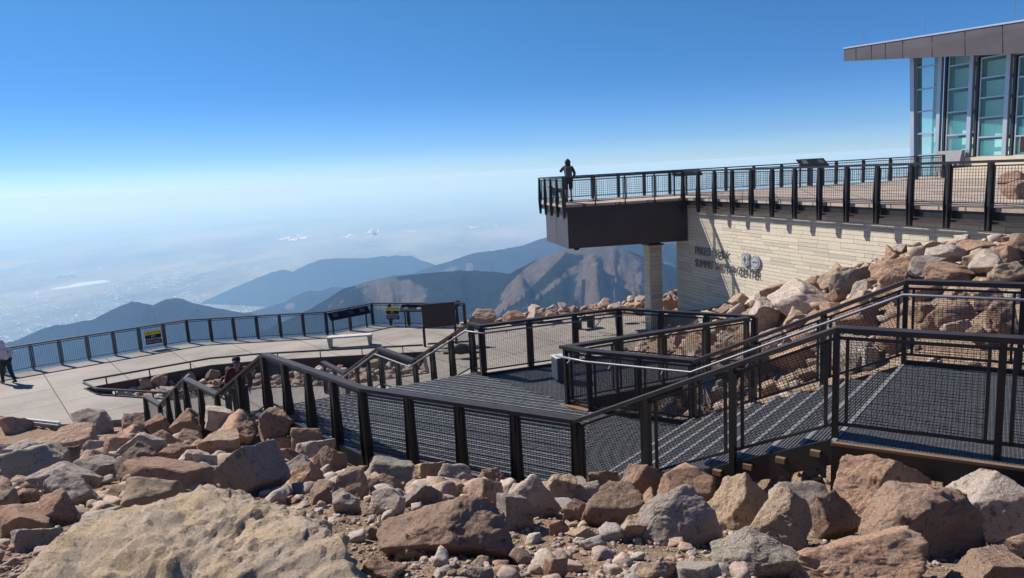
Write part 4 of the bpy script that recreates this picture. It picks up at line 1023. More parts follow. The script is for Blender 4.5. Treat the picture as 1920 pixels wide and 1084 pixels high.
def skin_obj(name, J, edges, mat, parent, T, root, sub=2):
    bm = bmesh.new(); lay = bm.verts.layers.skin.verify(); vs = {}
    offp = Vector((0, 0, 0)); q = parent
    while q is not None: offp += q.location; q = q.parent
    for k, (c, r) in J.items():
        v = bm.verts.new(T(Vector(c))-offp); v[lay].radius = (r, r) if not isinstance(r, tuple) else r; v[lay].use_root = (k == root); vs[k] = v
    for a, b in edges: bm.edges.new((vs[a], vs[b]))
    me = bpy.data.meshes.new(name); bm.to_mesh(me); bm.free(); me.materials.append(mat)
    o = bpy.data.objects.new(name, me); COL.objects.link(o); o.parent = parent
    sk = o.modifiers.new('Skin', 'SKIN'); sk.use_smooth_shade = True
    sb = o.modifiers.new('Subsurf', 'SUBSURF'); sb.levels = sub; sb.render_levels = sub
    return o
def person(loc, yaw, H, label, top, legs_mat, pose, hood=None, cap=None, shorts=False, legs_skin=False, shoe='cloth_black', hair=True, vest=None):
    k = H/1.78; ca, sa = math.cos(yaw), math.sin(yaw)
    loc = Vector(loc)
    T = lambda p: loc+Vector((ca*p.x-sa*p.y, sa*p.x+ca*p.y, p.z))*k
    t = thing('person', label, 'person', loc)
    P = dict(hip=(0, 0, .95), waist=(0, 0, 1.10), chest=(0, .0, 1.32), neck=(0, .0, 1.50), head=(0, .02, 1.60), crown=(0, .01, 1.70),
             shL=(-.19, 0, 1.44), shR=(.19, 0, 1.44), elL=(-.25, -.02, 1.16), elR=(.25, -.02, 1.16), wrL=(-.25, .12, .93), wrR=(.25, .12, .93),
             hL=(-.10, 0, .90), hR=(.10, 0, .90), kL=(-.11, .03, .50), kR=(.11, .03, .50), aL=(-.11, -.02, .09), aR=(.11, -.02, .09), tL=(-.12, .15, .04), tR=(.12, .15, .04))
    P.update(pose)
    rad = dict(hip=.13, waist=.12, chest=(.15, .12), neck=.055, head=.078, crown=.072, shL=.055, shR=.055, elL=.042, elR=.042, wrL=.028, wrR=.028, hL=.085, hR=.085, kL=.055, kR=.055, aL=.037, aR=.037, tL=.035, tR=.035)
    E_ = [('hip', 'waist'), ('waist', 'chest'), ('chest', 'neck'), ('neck', 'head'), ('head', 'crown'), ('chest', 'shL'), ('chest', 'shR'), ('shL', 'elL'), ('shR', 'elR'), ('elL', 'wrL'), ('elR', 'wrR'),
          ('hip', 'hL'), ('hip', 'hR'), ('hL', 'kL'), ('hR', 'kR'), ('kL', 'aL'), ('kR', 'aR'), ('aL', 'tL'), ('aR', 'tR')]
    J = {a: (P[a], rad[a]) for a in P}; Eb = list(E_)
    for s, w_, e_ in (('L', 'wrL', 'elL'), ('R', 'wrR', 'elR')):
        wv, ev = Vector(P[w_]), Vector(P[e_]); d = (wv-ev).normalized(); sx = -1 if s == 'L' else 1
        palm = wv+d*.07; J['palm'+s] = (tuple(palm), (.038, .022)); Eb.append((w_, 'palm'+s))
        side = Vector((0, 1, 0)).cross(d).normalized() if abs(d.y) < .9 else Vector((1, 0, 0))
        side2 = d.cross(side).normalized()
        for i in range(4):
            b = palm+side2*(i-1.5)*.019+d*.028; m = b+d*(.034-.004*abs(i-1))-side*.006*sx; e2 = m+d*(.024-.003*abs(i-1))-side*.012*sx
            for nm, c, r in ((f'f{s}{i}a', b, .010), (f'f{s}{i}b', m, .009), (f'f{s}{i}c', e2, .007)): J[nm] = (tuple(c), r)
            Eb += [('palm'+s, f'f{s}{i}a'), (f'f{s}{i}a', f'f{s}{i}b'), (f'f{s}{i}b', f'f{s}{i}c')]
        th = palm+side2*.038-d*.01; J[f'th{s}a'] = (tuple(th), .011); J[f'th{s}b'] = (tuple(th+side2*.012+d*.035), .009); Eb += [('palm'+s, f'th{s}a'), (f'th{s}a', f'th{s}b')]
    hd = (Vector(P['crown'])-Vector(P['head'])).normalized(); fc = Vector((0, 1, 0)); face = Vector(P['head'])
    J['nose'] = (tuple(face+Vector((0, .095, .0))), .014); Eb.append(('head', 'nose'))
    J['chin'] = (tuple(face+Vector((0, .05, -.065))), .03); Eb.append(('head', 'chin'))
    skin_obj('body', J, Eb, M['skin'], t, T, 'hip')
    up_ = ['hip', 'waist', 'chest', 'shL', 'shR', 'elL', 'elR', 'wrL', 'wrR', 'neck']
    add = dict(hip=.025, waist=.035, chest=.03, neck=.012)
    def grow(r, a): return (r[0]+a, r[1]+a) if isinstance(r, tuple) else r+a
    Js = {a: (P[a], grow(rad[a], add.get(a, .022))) for a in up_}; Js['neck'] = (tuple(Vector(P['neck'])-Vector((0, 0, .03))), .062)
    Es = [e for e in E_ if e[0] in Js and e[1] in Js]
    skin_obj('jacket', Js, Es, M[top], t, T, 'hip')
    lg = ['hip', 'hL', 'hR', 'kL', 'kR']+([] if shorts else ['aL', 'aR'])
    Jl = {a: (P[a], grow(rad[a], .03 if a in ('kL', 'kR') else .022)) for a in lg}
    skin_obj('shorts' if shorts else 'trousers', Jl, [e for e in E_ if e[0] in Jl and e[1] in Jl], M[legs_mat], t, T, 'hip')
    for s in 'LR':
        a, b = Vector(P['a'+s]), Vector(P['t'+s]); m_ = MB(); m_.tube([T(a+Vector((0, -.07, -.03))), T(a+Vector((0, .03, -.02))), T(b+Vector((0, .05, 0)))], .05*k, 8, radii=[.045*k, .055*k, .04*k]); m_.build('shoe', M[shoe], t, smooth=True)
    hc = face+Vector((0, -.01, .05))
    if hood:
        m_ = MB(); m_.ball(T(hc+Vector((0, -.02, .0))), .125*k, 14, 10, (1, 1.1, 1.2))
        m_.tube([T(hc+Vector((0, -.04, .08))), T(hc+Vector((0, -.06, .17)))], .05*k, 8, radii=[.08*k, .015*k]); m_.tube([T(Vector(P['neck'])+Vector((0, -.02, -.04))), T(hc+Vector((0, -.03, -.02)))], .1*k, 10, radii=[.12*k, .11*k]); m_.build('hood', M[hood], t, smooth=True)
    elif cap:
        m_ = MB(); m_.ball(T(hc+Vector((0, 0, .045))), .098*k, 14, 8, (1, 1.12, .85)); m_.bar(T(hc+Vector((0, .07, .04))), T(hc+Vector((0, .19, .015))), .15*k, .012*k); m_.build('cap', M[cap], t, smooth=True)
        m_ = MB(); m_.ball(T(hc+Vector((0, -.03, 0))), .09*k, 12, 8, (1, .9, 1)); m_.build('hair', M['hair'], t, smooth=True)
    else:
        m_ = MB(); m_.ball(T(hc+Vector((0, -.025, .02))), .10*k, 12, 8, (1, 1, 1.05)); m_.build('hair', M['hair'], t, smooth=True)
    if not hood:
        m_ = MB()
        for sx in (-.03, .03): m_.ball(T(face+Vector((sx, .073, .03))), .010*k, 6, 4)
        m_.build('eyes', M['black'], t)
        m_ = MB(); m_.bar(T(face+Vector((-.022, .083, -.035))), T(face+Vector((.022, .083, -.035))), .006, .008); m_.build('mouth', M['hair'], t)
    return t
pp = W(17, 719, ZPL)
person(pp, R(62), 1.72, 'person in a pale lilac hooded top and black trousers walking along the plaza railing', 'cloth_lilac', 'cloth_black',
       dict(elL=(-.24, .10, 1.17), wrL=(-.16, .28, 1.05), elR=(.24, -.12, 1.18), wrR=(.2, .04, .98), kL=(-.10, .16, .52), aL=(-.10, .22, .10), tL=(-.1, .38, .06), kR=(.10, -.05, .5), aR=(.10, -.28, .12), tR=(.1, -.14, .04), chest=(0, .05, 1.32), head=(0, .12, 1.58), crown=(0, .11, 1.68), neck=(0, .07, 1.48), shL=(-.18, .04, 1.43), shR=(.18, .04, 1.43)), hood='cloth_lilac')
person((-6.75, 16.95, zm), R(200), 1.80, 'man in a maroon shirt and dark cap climbing the lower stair', 'cloth_red', 'cloth_black',
       dict(elR=(.27, -.02, 1.17), wrR=(.26, .14, .98), elL=(-.27, -.02, 1.17), wrL=(-.24, .18, 1.0), kL=(-.11, .12, .53), aL=(-.11, .06, .13), tL=(-.12, .22, .06)), cap='cloth_black')
fpos = ray(428, 690); fpos = fpos*(18.7/fpos.y)
person((fpos.x, fpos.y, fpos.z-1.62), R(205), 1.66, 'person with dark hair and bare arm following behind the man in maroon', 'cloth_black', 'cloth_grey',
       dict(elR=(.27, .12, 1.22), wrR=(.2, .22, 1.38)), cap=None)
def ov(px, y): r = ray(px, 350); q = r*(y/r.y); return (q.x, q.y, ZD)
person(ov(1066, 31.2), R(15), 1.80, 'person in a dark hooded jacket, backpack and shorts at the overlook railing', 'cloth_black', 'cloth_black',
       dict(elL=(-.30, .12, 1.28), wrL=(-.12, .26, 1.46), elR=(.30, -.02, 1.16), wrR=(.24, .14, .98)), hood='cloth_black', shorts=True)
# dog beside the hooded person
dp = Vector(ov(1046, 31.3)); t = thing('dog', 'dark dog standing beside the hooded person on the overlook', 'dog', dp)
yw = R(205); ca, sa = math.cos(yw), math.sin(yw); TD = lambda p: dp+Vector((ca*p.x-sa*p.y, sa*p.x+ca*p.y, p.z))
J = dict(chest=((.20, 0, .50), (.10, .13)), mid=((0, 0, .51), (.09, .10)), rump=((-.24, 0, .51), (.085, .10)), neck=((.30, 0, .60), .065), head=((.37, 0, .70), .062), muz=((.47, 0, .67), .032),
 earL=((.35, -.05, .79), .016), earR=((.35, .05, .79), .016), tail1=((-.34, 0, .52), .022), tail2=((-.48, 0, .42), .014),
 fsL=((.20, -.08, .42), .05), feL=((.17, -.085, .28), .032), fwL=((.20, -.085, .13), .022), fpL=((.23, -.085, .025), .028), fsR=((.20, .08, .42), .05), feR=((.17, .085, .28), .032), fwR=((.20, .085, .13), .022), fpR=((.23, .085, .025), .028),
 hsL=((-.25, -.08, .44), .06), hkL=((-.17, -.09, .30), .04), hhL=((-.31, -.09, .18), .022), hpL=((-.27, -.09, .025), .028), hsR=((-.25, .08, .44), .06), hkR=((-.17, .09, .30), .04), hhR=((-.31, .09, .18), .022), hpR=((-.27, .09, .025), .028))
Ed = [('chest', 'mid'), ('mid', 'rump'), ('chest', 'neck'), ('neck', 'head'), ('head', 'muz'), ('head', 'earL'), ('head', 'earR'), ('rump', 'tail1'), ('tail1', 'tail2')]
for s in 'LR': Ed += [('chest', 'fs'+s), ('fs'+s, 'fe'+s), ('fe'+s, 'fw'+s), ('fw'+s, 'fp'+s), ('rump', 'hs'+s), ('hs'+s, 'hk'+s), ('hk'+s, 'hh'+s), ('hh'+s, 'hp'+s)]
skin_obj('body', J, Ed, M['fur'], t, TD, 'mid')
bp_ = Vector(ov(1067, 30.98)); m_ = MB(); m_.box(bp_+Vector((.0, 0, 1.28)), (.30, .16, .44), R(15)); o = m_.build('backpack', M['cloth_grey'], bevel=.05); tag(o, 'dark backpack worn by the hooded person on the overlook', 'backpack'); rebase(o)
def ico(sub):
    bm = bmesh.new(); bmesh.ops.create_icosphere(bm, subdivisions=sub, radius=1); bm.verts.ensure_lookup_table()
    V = np.array([v.co[:] for v in bm.verts]); Fc = np.array([[v.index for v in f.verts] for f in bm.faces]); bm.free(); return V, Fc
ICO = {s: ico(s) for s in (1, 2, 3, 4, 5, 6)}
def rock_verts(seed, sub, rough=1., p=40, blocky=.8, scale=(1, 1, 1)):
    rn = np.random.RandomState(seed); V, Fc = ICO[sub]
    N = []; Hh = []
    base = np.linalg.qr(rn.randn(3, 3))[0]
    if rn.rand() < blocky:
        for k in range(3):
            for s in (-1, 1):
                v = base[:, k]*s+rn.randn(3)*.16; N.append(v/np.linalg.norm(v)); Hh.append([.62, .8, 1.0][k]*rn.uniform(.85, 1.1))
    for k in range(rn.randint(5, 9)):
        v = rn.randn(3); N.append(v/np.linalg.norm(v)); Hh.append(rn.uniform(.72, 1.0))
    if len(N) < 9:
        for k in range(6):
            v = rn.randn(3); N.append(v/np.linalg.norm(v)); Hh.append(rn.uniform(.7, .95))
    N = np.array(N); Hh = np.array(Hh)
    d = np.maximum(V@N.T, 0)/Hh; r = ((d**p).sum(1)+1e-9)**(-1/p); r = np.minimum(r, 1.45)
    P = V*r[:, None]
    if sub >= 3:
        so = seed*1.37; out = np.empty(len(P))
        for i, (x, y, z) in enumerate(P):
            v = Vector((x+so, y, z)); a = .05*noise.noise(v*1.7)
            st = noise.noise(Vector((x*1.1+so, y*1.1, z*5.5)))
            lq = 3.4*noise.noise(v*1.9+Vector((9, 2, 5)))+1.2*noise.noise(v*4.1); fl = math.floor(lq); a += .055*((fl+min(1, (lq-fl)*6))/2.2)
            a += .022*(1-2*abs(noise.noise(v*3.4)))+.018*st+.018*noise.noise(v*7.3)+.011*noise.noise(v*15)+.006*noise.noise(v*31)
            c = noise.cell(v*2.3) if False else 0
            out[i] = a*rough
        P = P*(1+out[:, None])
    mn, mx = P.min(0), P.max(0); P = (P-(mn+mx)/2)/(mx-mn)
    return P, Fc
def rock_mesh(seed, sub=5, rough=1., p=40, blocky=.8):
    P, Fc = rock_verts(seed, sub, rough, p, blocky); return np_mesh('boulder', P, Fc, ROCK[0], True)
LIB = [rock_mesh(100+i, 5, 1.0, 60 if i % 4 else 18, .8) for i in range(26)]
ROCKS_OUT = []
def put_rock(me, c, size, rot, cls, label=None, region='', px=0):
    o = bpy.data.objects.new('boulder', me); COL.objects.link(o)
    o.location = c; o.scale = size; o.rotation_euler = rot
    o.material_slots[0].link = 'OBJECT'; o.material_slots[0].material = ROCK[cls]
    o['category'] = 'boulder'
    ROCKS_OUT.append([o, cls, label, region, px, max(size), size]); return o
def fence_limit(px):
    # largest distance (world y) a rock may have so that it stays on the viewer's side of the near railing
    pts = [proj(*p)[:2]+(p,) for p in ([nearB[1], nearM[1], nearM[0], nearL[0], nearL[1], nearL[2], nearU[0], nearU[1]])]
    for a, b in zip(pts, pts[1:]):
        if a[0] <= px <= b[0]:
            f = (px-a[0])/(b[0]-a[0]); return a[2].y+(b[2].y-a[2].y)*f
    return 99
# (cx, cy, w, h, colour class, zone[, label])
HAND = [
(22,800,56,36,0,'L'),(165,798,80,52,5,'L','pale grey flat-topped boulder beside the drain kerb at the plaza edge'),(122,836,104,62,1,'L','large dark brown boulder behind the pale slab on the left'),(45,852,70,48,2,'L'),(46,884,120,82,4,'L','wide pale greenish slab tilted at the left edge'),(168,884,88,60,1,'L'),
(251,877,78,76,1,'L','tall rounded dark brown boulder in the left field above the ochre slab'),(222,842,64,48,0,'L'),(128,926,100,80,2,'L','long grey boulder leaning behind the round brown one'),(105,960,84,74,0,'L','rounded pinkish boulder, egg-shaped, low in the left field'),(48,980,118,60,0,'L','broad reddish boulder at the left edge beside the egg-shaped one'),(14,936,40,44,2,'L'),(50,937,52,38,0,'L'),
(286,936,122,80,3,'L','ochre wedge boulder directly behind the giant boulder'),(196,985,96,64,4,'L'),(50,1016,90,50,5,'L'),(140,1005,44,30,2,'L'),(255,795,64,38,1,'L'),(300,798,60,38,0,'L'),(352,794,62,44,0,'L'),(250,816,48,32,0,'L'),(296,831,72,44,1,'L'),
(412,786,66,44,5,'N','pale flat-faced boulder right against the stair railing posts'),(438,806,90,56,0,'N','pinkish ridge-backed boulder in front of the pale flat-faced one'),(515,806,70,72,1,'N','tall dark upright boulder standing against the near railing'),(575,828,62,52,1,'N'),(534,838,62,38,0,'N'),
(463,886,136,112,2,'N','big blocky grey boulder standing above the giant ochre one'),(372,872,58,48,5,'N'),(330,856,62,44,0,'N'),(415,842,84,56,1,'N'),(345,826,54,34,1,'N'),(535,858,54,38,3,'N'),(590,852,72,54,5,'N'),(566,902,74,64,0,'N'),(615,868,64,58,3,'N'),(605,930,52,48,1,'N'),
(648,947,58,48,2,'N','small pitted grey boulder on the gravel right of the giant boulder'),(723,948,70,56,5,'N','pale pinkish slab leaning behind the long brown boulder'),(655,914,64,64,1,'N'),(724,893,100,60,4,'N','pale greenish slab in front of the railing, left of centre'),(800,889,66,46,3,'N'),(848,900,72,50,2,'N'),(925,904,60,48,0,'N'),
(905,934,84,68,1,'N'),(790,934,74,48,2,'N'),(836,1000,246,112,1,'N','long dark brown boulder in the centre foreground with a lit crest'),(768,1031,56,50,3,'N','small ochre block resting against the long brown boulder'),(966,962,66,74,2,'N'),(1000,932,90,92,5,'N','pale pointed boulder just left of the railing corner'),(1052,926,60,62,3,'N'),(1097,928,58,46,5,'N'),
(1134,907,62,50,1,'N','dark brown block perched below the railing corner post'),(1202,912,78,76,0,'N','pinkish wedge boulder touching the foot of the right stair railing'),(1148,962,112,88,1,'N','rounded brown boulder below the dark perched block'),(1078,964,52,50,1,'N'),(1191,999,54,52,3,'N'),(1092,1003,58,30,3,'N'),(1048,991,36,34,0,'N'),(1042,1068,44,46,0,'N'),(712,1070,72,46,0,'N'),(893,1080,62,34,2,'N'),(860,918,54,40,3,'N'),(690,1000,40,26,3,'N'),
(1290,916,104,68,0,'R','smooth flat-topped pinkish boulder at the foot of the right stair'),(1270,982,156,118,2,'R','large rough grey boulder right of centre with a lit top'),(1387,946,116,126,3,'R','tall split ochre boulder below the stair treads'),(1463,992,144,112,3,'R','rounded yellowish ochre boulder in the right foreground'),(1500,946,120,68,4,'R'),(1563,974,98,98,1,'R','brown wedge between the yellowish boulder and the big red one'),(1667,932,188,126,0,'R','largest red-pink boulder, peaked, before the dark void'),(1750,998,222,148,1,'R','huge brown boulder with pale crest at the right foreground'),(1828,962,194,138,2,'R','large violet grey boulder under the top landing at right'),(1420,1050,164,98,4,'R','greenish grey cracked boulder at the bottom right of centre'),(1622,1064,234,108,0,'R','wide reddish crusty boulder at the bottom edge'),(1532,1078,116,60,0,'R'),(1860,1078,156,80,1,'R'),(1902,1030,70,46,0,'R'),(1650,1003,60,44,5,'R'),(1225,1076,86,44,3,'R'),(1310,1080,90,38,4,'R'),(1335,1010,50,40,1,'R'),
(1432,600,50,74,2,'H','upright pointed grey rock at the lower end of the hillside'),(1512,562,118,64,5,'H','long pale slab lying along the hillside above the stair railing'),(1470,552,84,44,1,'H'),(1598,530,76,54,2,'H','blocky grey rock high in the hillside pile against the wall'),(1682,506,82,52,0,'H','rounded pinkish rock leaning on the visitor centre wall'),(1688,522,60,38,1,'H'),(1755,502,80,42,2,'H'),(1798,514,90,36,0,'H'),(1780,480,72,40,5,'H'),(1838,466,78,32,0,'H'),(1838,487,52,34,3,'H'),(1890,484,76,48,0,'H','large pinkish rock at the top right of the hillside'),(1895,514,66,42,3,'H'),(1572,557,42,30,0,'H'),(1620,542,46,34,5,'H'),(1495,597,48,38,3,'H'),(1566,520,36,22,1,'H'),(1530,532,36,28,1,'H'),(1500,540,38,20,1,'H'),(1629,508,28,28,3,'H'),(1903,452,40,26,1,'H'),
(1785,594,80,54,1,'H'),(1800,617,60,34,5,'H'),(1885,604,60,66,0,'H'),(1635,672,40,44,5,'H'),(1620,600,104,56,0,'H'),(1735,588,50,34,0,'H'),(1500,674,94,52,0,'H'),(1430,692,64,54,1,'H'),(1365,700,60,44,0,'H'),(1560,640,70,44,1,'H'),(1455,640,60,44,2,'H'),(1680,640,60,40,0,'H'),(1350,740,60,60,5,'H'),(1300,745,40,50,0,'H'),(1850,560,60,34,1,'H'),(1735,545,70,34,0,'H'),(1655,560,60,34,3,'H'),
(905,594,48,26,1,'S','brown rounded skyline rock just right of the plaza railing end'),(965,593,42,20,0,'S'),(1003,593,36,20,5,'S'),(1032,590,24,14,0,'S'),(1077,581,18,14,1,'S'),(1155,574,26,12,5,'S'),(1190,574,24,12,0,'S'),(1255,568,34,22,0,'S'),
]
ri = 0
for h in HAND:
    cx, cy, w_, hh_, cls, zone = h[:6]; lab = h[6] if len(h) > 6 else None; ri += 1
    if zone == 'S':
        r = ray(cx, cy+hh_*.4); dist_y = 33.0 if cx < 1080 else 32.0
    else:
        P = hit(cx, cy+hh_*.34); dist_y = P.y if P is not None else 30
        if zone in 'LN' or zone == 'R':
            dist_y = min(dist_y, fence_limit(cx)-(.35+ .35*w_/F*fence_limit(cx)))
            if zone == 'R' : dist_y = min(dist_y, 6.4 if cx > 1340 else 7.7)
    r = ray(cx, cy); dep = r*(dist_y/r.y); dcam = dist_y*math.cos(PITCH)+(-dep.z)*math.sin(PITCH)
    wd, ht = w_/F*dcam, hh_/F*dcam
    big = w_*hh_ > 11000
    me = rock_mesh(500+ri, 6, 1.1, 60 if ri % 3 else 20) if big else LIB[(ri*7) % len(LIB)]
    dp_ = max(.75*wd, .9*ht) if w_ < 150 else .7*wd
    c = Vector((dep.x, dep.y+dp_*.15, dep.z-ht*.10)); rn = random.Random(ri)
    put_rock(me, c, (wd*1.08, dp_, ht*1.30), (rn.uniform(-.08, .08), rn.uniform(-.12, .12), rn.choice((0, 0, math.pi))+rn.uniform(-.15, .15)), cls, lab, zone, cx)
# the giant foreground boulder: a low broad dome with hollows
def giant():
    V, Fc = ICO[6]; P, Fc = rock_verts(901, 6, 0, 7, 0)
    out = []
    for x, y, z in P:
        z2 = z+.10*x*1.0
        v = Vector((x*2.2, y*2.2, z*1.2)); lq = 2.6*fbm(v*1.5+Vector((4, 4, 4)), 3, .5); fl = math.floor(lq); d = .045*(fl+min(1, (lq-fl)*5))/2.0+ .045*fbm(v*1.6, 5, .55)+.022*rfbm(v*4.2, 5, .6)+.012*rfbm(v*13, 4, .6)
        hol = -.10*math.exp(-((x-(-.06))**2/.010+(y+.18)**2/.02))-.05*math.exp(-((x+.2)**2/.008+(y+.02)**2/.02))
        n_ = Vector((x, y, z)).normalized(); q = Vector((x, y, z2))+n_*d; q.z += hol; out.append(tuple(q))
    me = np_mesh('boulder', out, Fc, ROCK[3], True); return me
gr = ray(345, 1048); gy = 3.75; g = gr*(gy/gr.y)
gm_ = giant()
put_rock(gm_, Vector((g.x+.0, g.y-.1, g.z-.45)), (2.12, 1.75, 1.15), (R(4), R(-7), R(8)), 3, 'giant yellowish ochre boulder filling the bottom left foreground', 'L', 345)
ROCKS_OUT[-1][0].material_slots[0].material = GOLD
# rocks on the upper deck
for k, (px, py, w_, hh_, y, cls, lab) in enumerate(((1900, 325, 56, 26, 26, 0, 'tan boulder on the upper deck, the farther of two at the right edge'), (1905, 368, 70, 36, 19, 0, 'tan boulder on the upper deck, the nearer of two at the right edge'))):
    r = ray(px, py); c = r*(y/r.y); c.z = ZD+hh_/F*y*.42; put_rock(LIB[3+k], c, (w_/F*y, w_/F*y*.8, hh_/F*y*1.1), (0, 0, k), cls, lab, 'D', px)

# random fill boulders --------------------------------------------------------
rn = random.Random(42); placed = [(o.location.x, o.location.y, max(s[:2])*.5) for (o, _, _, _, _, _, s) in ROCKS_OUT]
def fill(region, poly, count, smin, smax, ok=None, classes=(0, 0, 1, 1, 2, 3, 5), sink=.28, tries=4000, gap=.62):
    xs = [p[0] for p in poly]; ys = [p[1] for p in poly]; n = 0
    for _ in range(tries):
        if n >= count: break
        x = rn.uniform(min(xs), max(xs)); y = rn.uniform(min(ys), max(ys))
        if not inpoly(x, y, poly) or (ok and not ok(x, y)): continue
        s = smin+(smax-smin)*rn.random()**1.8
        if any((x-a)**2+(y-b)**2 < ((s*.5+c)*gap)**2 for a, b, c in placed): continue
        z = height(x, y); pr_ = proj(x, y, z)
        if not (-80 < pr_[0] < 2000 and pr_[1] < 1180): continue
        placed.append((x, y, s*.5)); n += 1
        put_rock(LIB[rn.randrange(len(LIB))], (x, y, z+s*.5*(.7-sink)), (s, s*rn.uniform(.65, 1), s*rn.uniform(.5, .85)), (rn.uniform(-.5, .5), rn.uniform(-.5, .5), rn.uniform(0, 6.3)), rn.choice(classes), None, region, pr_[0])
leftfield = [(-18, 19.6), (-12.2, 19.3), (-9.9, 18.0), (-7.6, 15.3), (-5.6, 13.2), (-3.6, 11.6), (-2.2, 10.4), (.2, 8.9), (1.1, 8.2), (0, 7.0), (-2, 7.2), (-4, 6.4), (-6.5, 7.0), (-9, 9)]
fill('L', leftfield, 64, .28, .85)
fill('N', [(-2.6, 10.7), (.9, 8.8), (1.6, 7.7), (2.2, 7.0), (1.2, 6.2), (-.5, 6.6), (-2.5, 7.6)], 8, .22, .5)
hillp = [(4.4, 16.0), (5.9, 12.0), (6.6, 10.0), (9.5, 8.3), (12.5, 9), (11.3, 15.4), (8.5, 23.5), (7.4, 27), (5.4, 24), (4.8, 19)]
fill('H', hillp, 60, .35, 1.0)
fill('H', [(3.3, 13.6), (4.9, 14.6), (5.9, 11.4), (4.6, 10.9), (3.4, 12.2)], 8, .25, .6)
fill('B', [(-.7, 16.4), (2.5, 17.3), (5, 15.8), (5.2, 20), (3.2, 24), (-1, 22.8), (-3.2, 20), (-2.2, 18.3)], 26, .3, .75)
fill('P', [(p[0], p[1]) for p in planter], 46, .35, .95, sink=.1)
fill('S', [(-2.0, 34.0), (3.6, 34.6), (6.5, 33.4), (8.5, 32), (9, 36), (3, 36.6), (-2, 35.4)], 34, .3, .8, sink=.1)

# keep the 296 that show largest as objects; the rest become one object
ROCKS_OUT.sort(key=lambda r_: -(r_[5]/max(1, r_[0].location.length)) if not r_[2] else -9)
rest = ROCKS_OUT[296:]; ROCKS_OUT = ROCKS_OUT[:296]
if rest:
    VV = []; FF = []; MI = []; base = 0
    for r_ in rest:
        o = r_[0]; P, Fc = rock_verts(100+LIB.index(o.data), 4, 1., 50, .8); mt = Matrix.LocRotScale(o.location, o.rotation_euler, o.scale)
        A_ = np.array(mt); VV.append(P@A_[:3, :3].T+A_[:3, 3]); FF.append(Fc+base); MI += [r_[1]]*len(Fc); base += len(P)
        bpy.data.objects.remove(o)
    me = np_mesh('rubble', np.concatenate(VV), np.concatenate(FF), None, True)
    for q in ROCK: me.materials.append(q)
    me.polygons.foreach_set('material_index', MI)
    o = bpy.data.objects.new('rubble', me); COL.objects.link(o); tag(o, 'remaining smaller boulders filling the gaps between the larger ones', 'rubble', None, 'stuff')
# labels: colour + size + where, numbered from the left only where nothing else separates look-alikes
REG = dict(L='in the jumble of rocks at left', N='in front of the near railing', R='in the right foreground', H='on the hillside below the wall', B='behind the landing railing', P='in the walled rock bed', S='on the skyline beyond the plaza', D='on the upper deck')
GRP = dict(L='boulders in the left rock field', N='boulders in front of the near railing', R='boulders in the right foreground', H='boulders on the hillside', B='boulders behind the landing', P='boulders in the plaza rock bed', S='boulders on the skyline', D='boulders on the upper deck')
keys = {}
for rec in ROCKS_OUT:
    o, cls, lab, reg, px, ms, sz = rec; o['group'] = GRP[reg]
    if lab: o['label'] = lab; continue
    sw = 'small' if ms < .45 else ('medium' if ms < .8 else 'large')
    sh = 'flat' if sz[2] < .62*max(sz[0], sz[1]) else 'chunky'
    keys.setdefault(f'{sw} {sh} {ROCKNAME[cls]} rock {REG[reg]}', []).append(rec)
ORD = ['leftmost', 'second', 'third', 'fourth', 'fifth', 'sixth', 'seventh', 'eighth', 'ninth', 'tenth', 'eleventh', 'twelfth']
for kx, recs in keys.items():
    recs.sort(key=lambda r: r[4])
    for i, r in enumerate(recs):
        r[0]['label'] = kx if len(recs) == 1 else (f'{kx}, {ORD[i]} of its kind' if i == 0 else f'{kx}, {ORD[min(i, 11)]} from left')
print('boulders', len(ROCKS_OUT))

# rubble and pebbles ----------------------------------------------------------
def stuff_mat():
    m, n, b = nt('broken_stone')
    g = node(n, 'ShaderNodeNewGeometry'); c = ramp(n, g.outputs['Random Per Island'], [(0, (.22, .15, .115)), (.25, (.42, .29, .21)), (.5, (.36, .31, .28)), (.75, (.47, .34, .25)), (1, (.47, .41, .36))])
    t = node(n, 'ShaderNodeTexNoise', Scale=45, Detail=6, Roughness=.7); lk(n, g.outputs['Position'], t.inputs['Vector'])
    c = mix(n, 1., c, ramp(n, t.outputs[0], [(.3, (.6,)*3), (.7, (1.2,)*3)]), 'MULTIPLY'); lk(n, c, b.inputs['Base Color']); b.inputs['Roughness'].default_value = .92; b.inputs['Specular IOR Level'].default_value = .2
    bp = node(n, 'ShaderNodeBump', Strength=.8, Distance=.02); lk(n, t.outputs[0], bp.inputs['Height']); lk(n, bp.outputs[0], b.inputs['Normal']); return m
SM = stuff_mat()
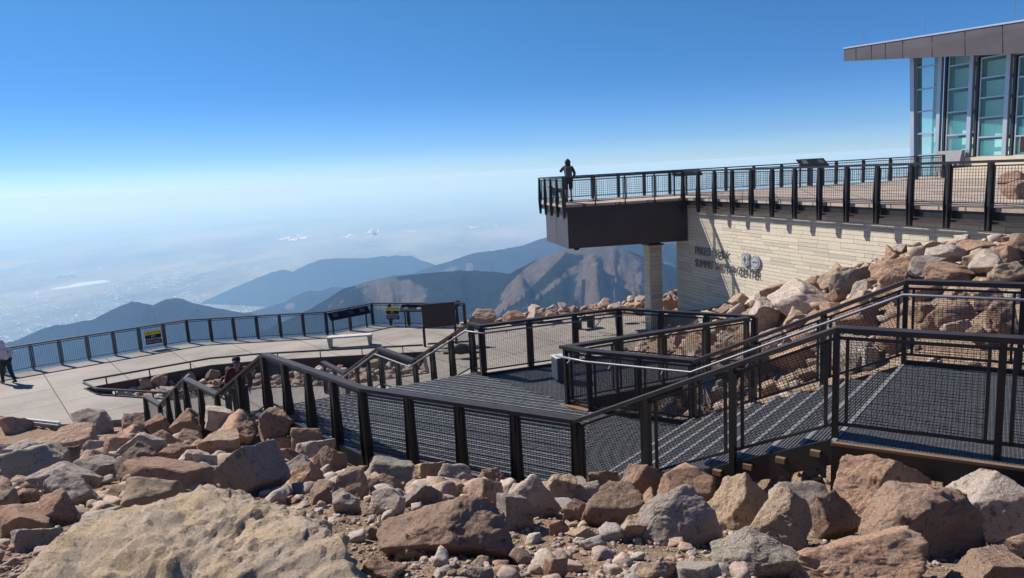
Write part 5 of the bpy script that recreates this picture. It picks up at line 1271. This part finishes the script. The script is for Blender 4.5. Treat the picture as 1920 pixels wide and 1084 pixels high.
def scatter(name, label, sub, n, sampler, smin, smax, seed):
    rs = np.random.RandomState(seed); shapes = [rock_verts(3000+i, sub, 1.3 if sub > 2 else 0, 60, .95) for i in range(14)]
    VV = []; FF = []; base = 0
    for _ in range(n):
        q = sampler(rs)
        if q is None: continue
        x, y = q; z = height(x, y); s = smin+(smax-smin)*rs.rand()**2.6
        P, Fc = shapes[rs.randint(14)]; a = rs.rand()*6.28; tl = rs.randn()*.4
        ca, sa = math.cos(a), math.sin(a); ct, st = math.cos(tl), math.sin(tl)
        Rm = np.array([[ca, -sa, 0], [sa, ca, 0], [0, 0, 1]])@np.array([[1, 0, 0], [0, ct, -st], [0, st, ct]])
        VV.append((P*np.array([s, s*rs.uniform(.6, 1), s*rs.uniform(.4, .8)]))@Rm.T+np.array([x, y, z+s*.18])); FF.append(Fc+base); base += len(P)
    me = np_mesh(name, np.concatenate(VV), np.concatenate(FF), SM); o = bpy.data.objects.new(name, me); COL.objects.link(o); tag(o, label, name, None, 'stuff')
blk = lambda x, y: (19 < y and inpoly(x, y, outer) and not inpoly(x, y, planter))
def near(rs):
    y = 2.4+17*rs.rand()**1.7; x = rs.uniform(-.95, .62)*y*.85
    return None if blk(x, y) or inpoly(x, y, landing_all) or inpoly(x, y, stairlow) else (x, y)
def far_(rs):
    k = rs.randint(4)
    if k == 0: x, y = rs.uniform(3, 12), rs.uniform(9, 27)
    elif k == 1: x, y = rs.uniform(-4, 6), rs.uniform(12.5, 24)
    elif k == 2: x, y = rs.uniform(-15, -3), rs.uniform(23.5, 29)
    else: x, y = rs.uniform(-3, 10), rs.uniform(33.3, 36.5)
    return None if blk(x, y) or inpoly(x, y, upperpoly) else (x, y)
scatter('rubble', 'loose broken stones scattered over the slope', 3, 3600, near, .03, .20, 1)
scatter('rubble', 'loose broken stones on the hillside, rock bed and skyline', 2, 3600, far_, .07, .42, 2)
def field(rs):
    for _ in range(60):
        x, y = rs.uniform(-18, 2.3), rs.uniform(6, 19.6)
        if inpoly(x, y, leftfield) or inpoly(x, y, strip): return x, y
strip = [(-2.6, 10.7), (.9, 8.8), (1.6, 7.9), (2.3, 7.0), (1.2, 6.6), (-.5, 7.4), (-2.5, 8.6)]
scatter('rubble', 'jumbled fist to head sized angular stones wedged between the boulders', 3, 1500, field, .10, .42, 4)
def close(rs):
    y = 2.2+6.5*rs.rand()**1.3; x = rs.uniform(-.8, .75)*y; return x, y
scatter('gravel', 'fine reddish gravel on the bare ground between the boulders', 1, 15000, close, .012, .055, 3)
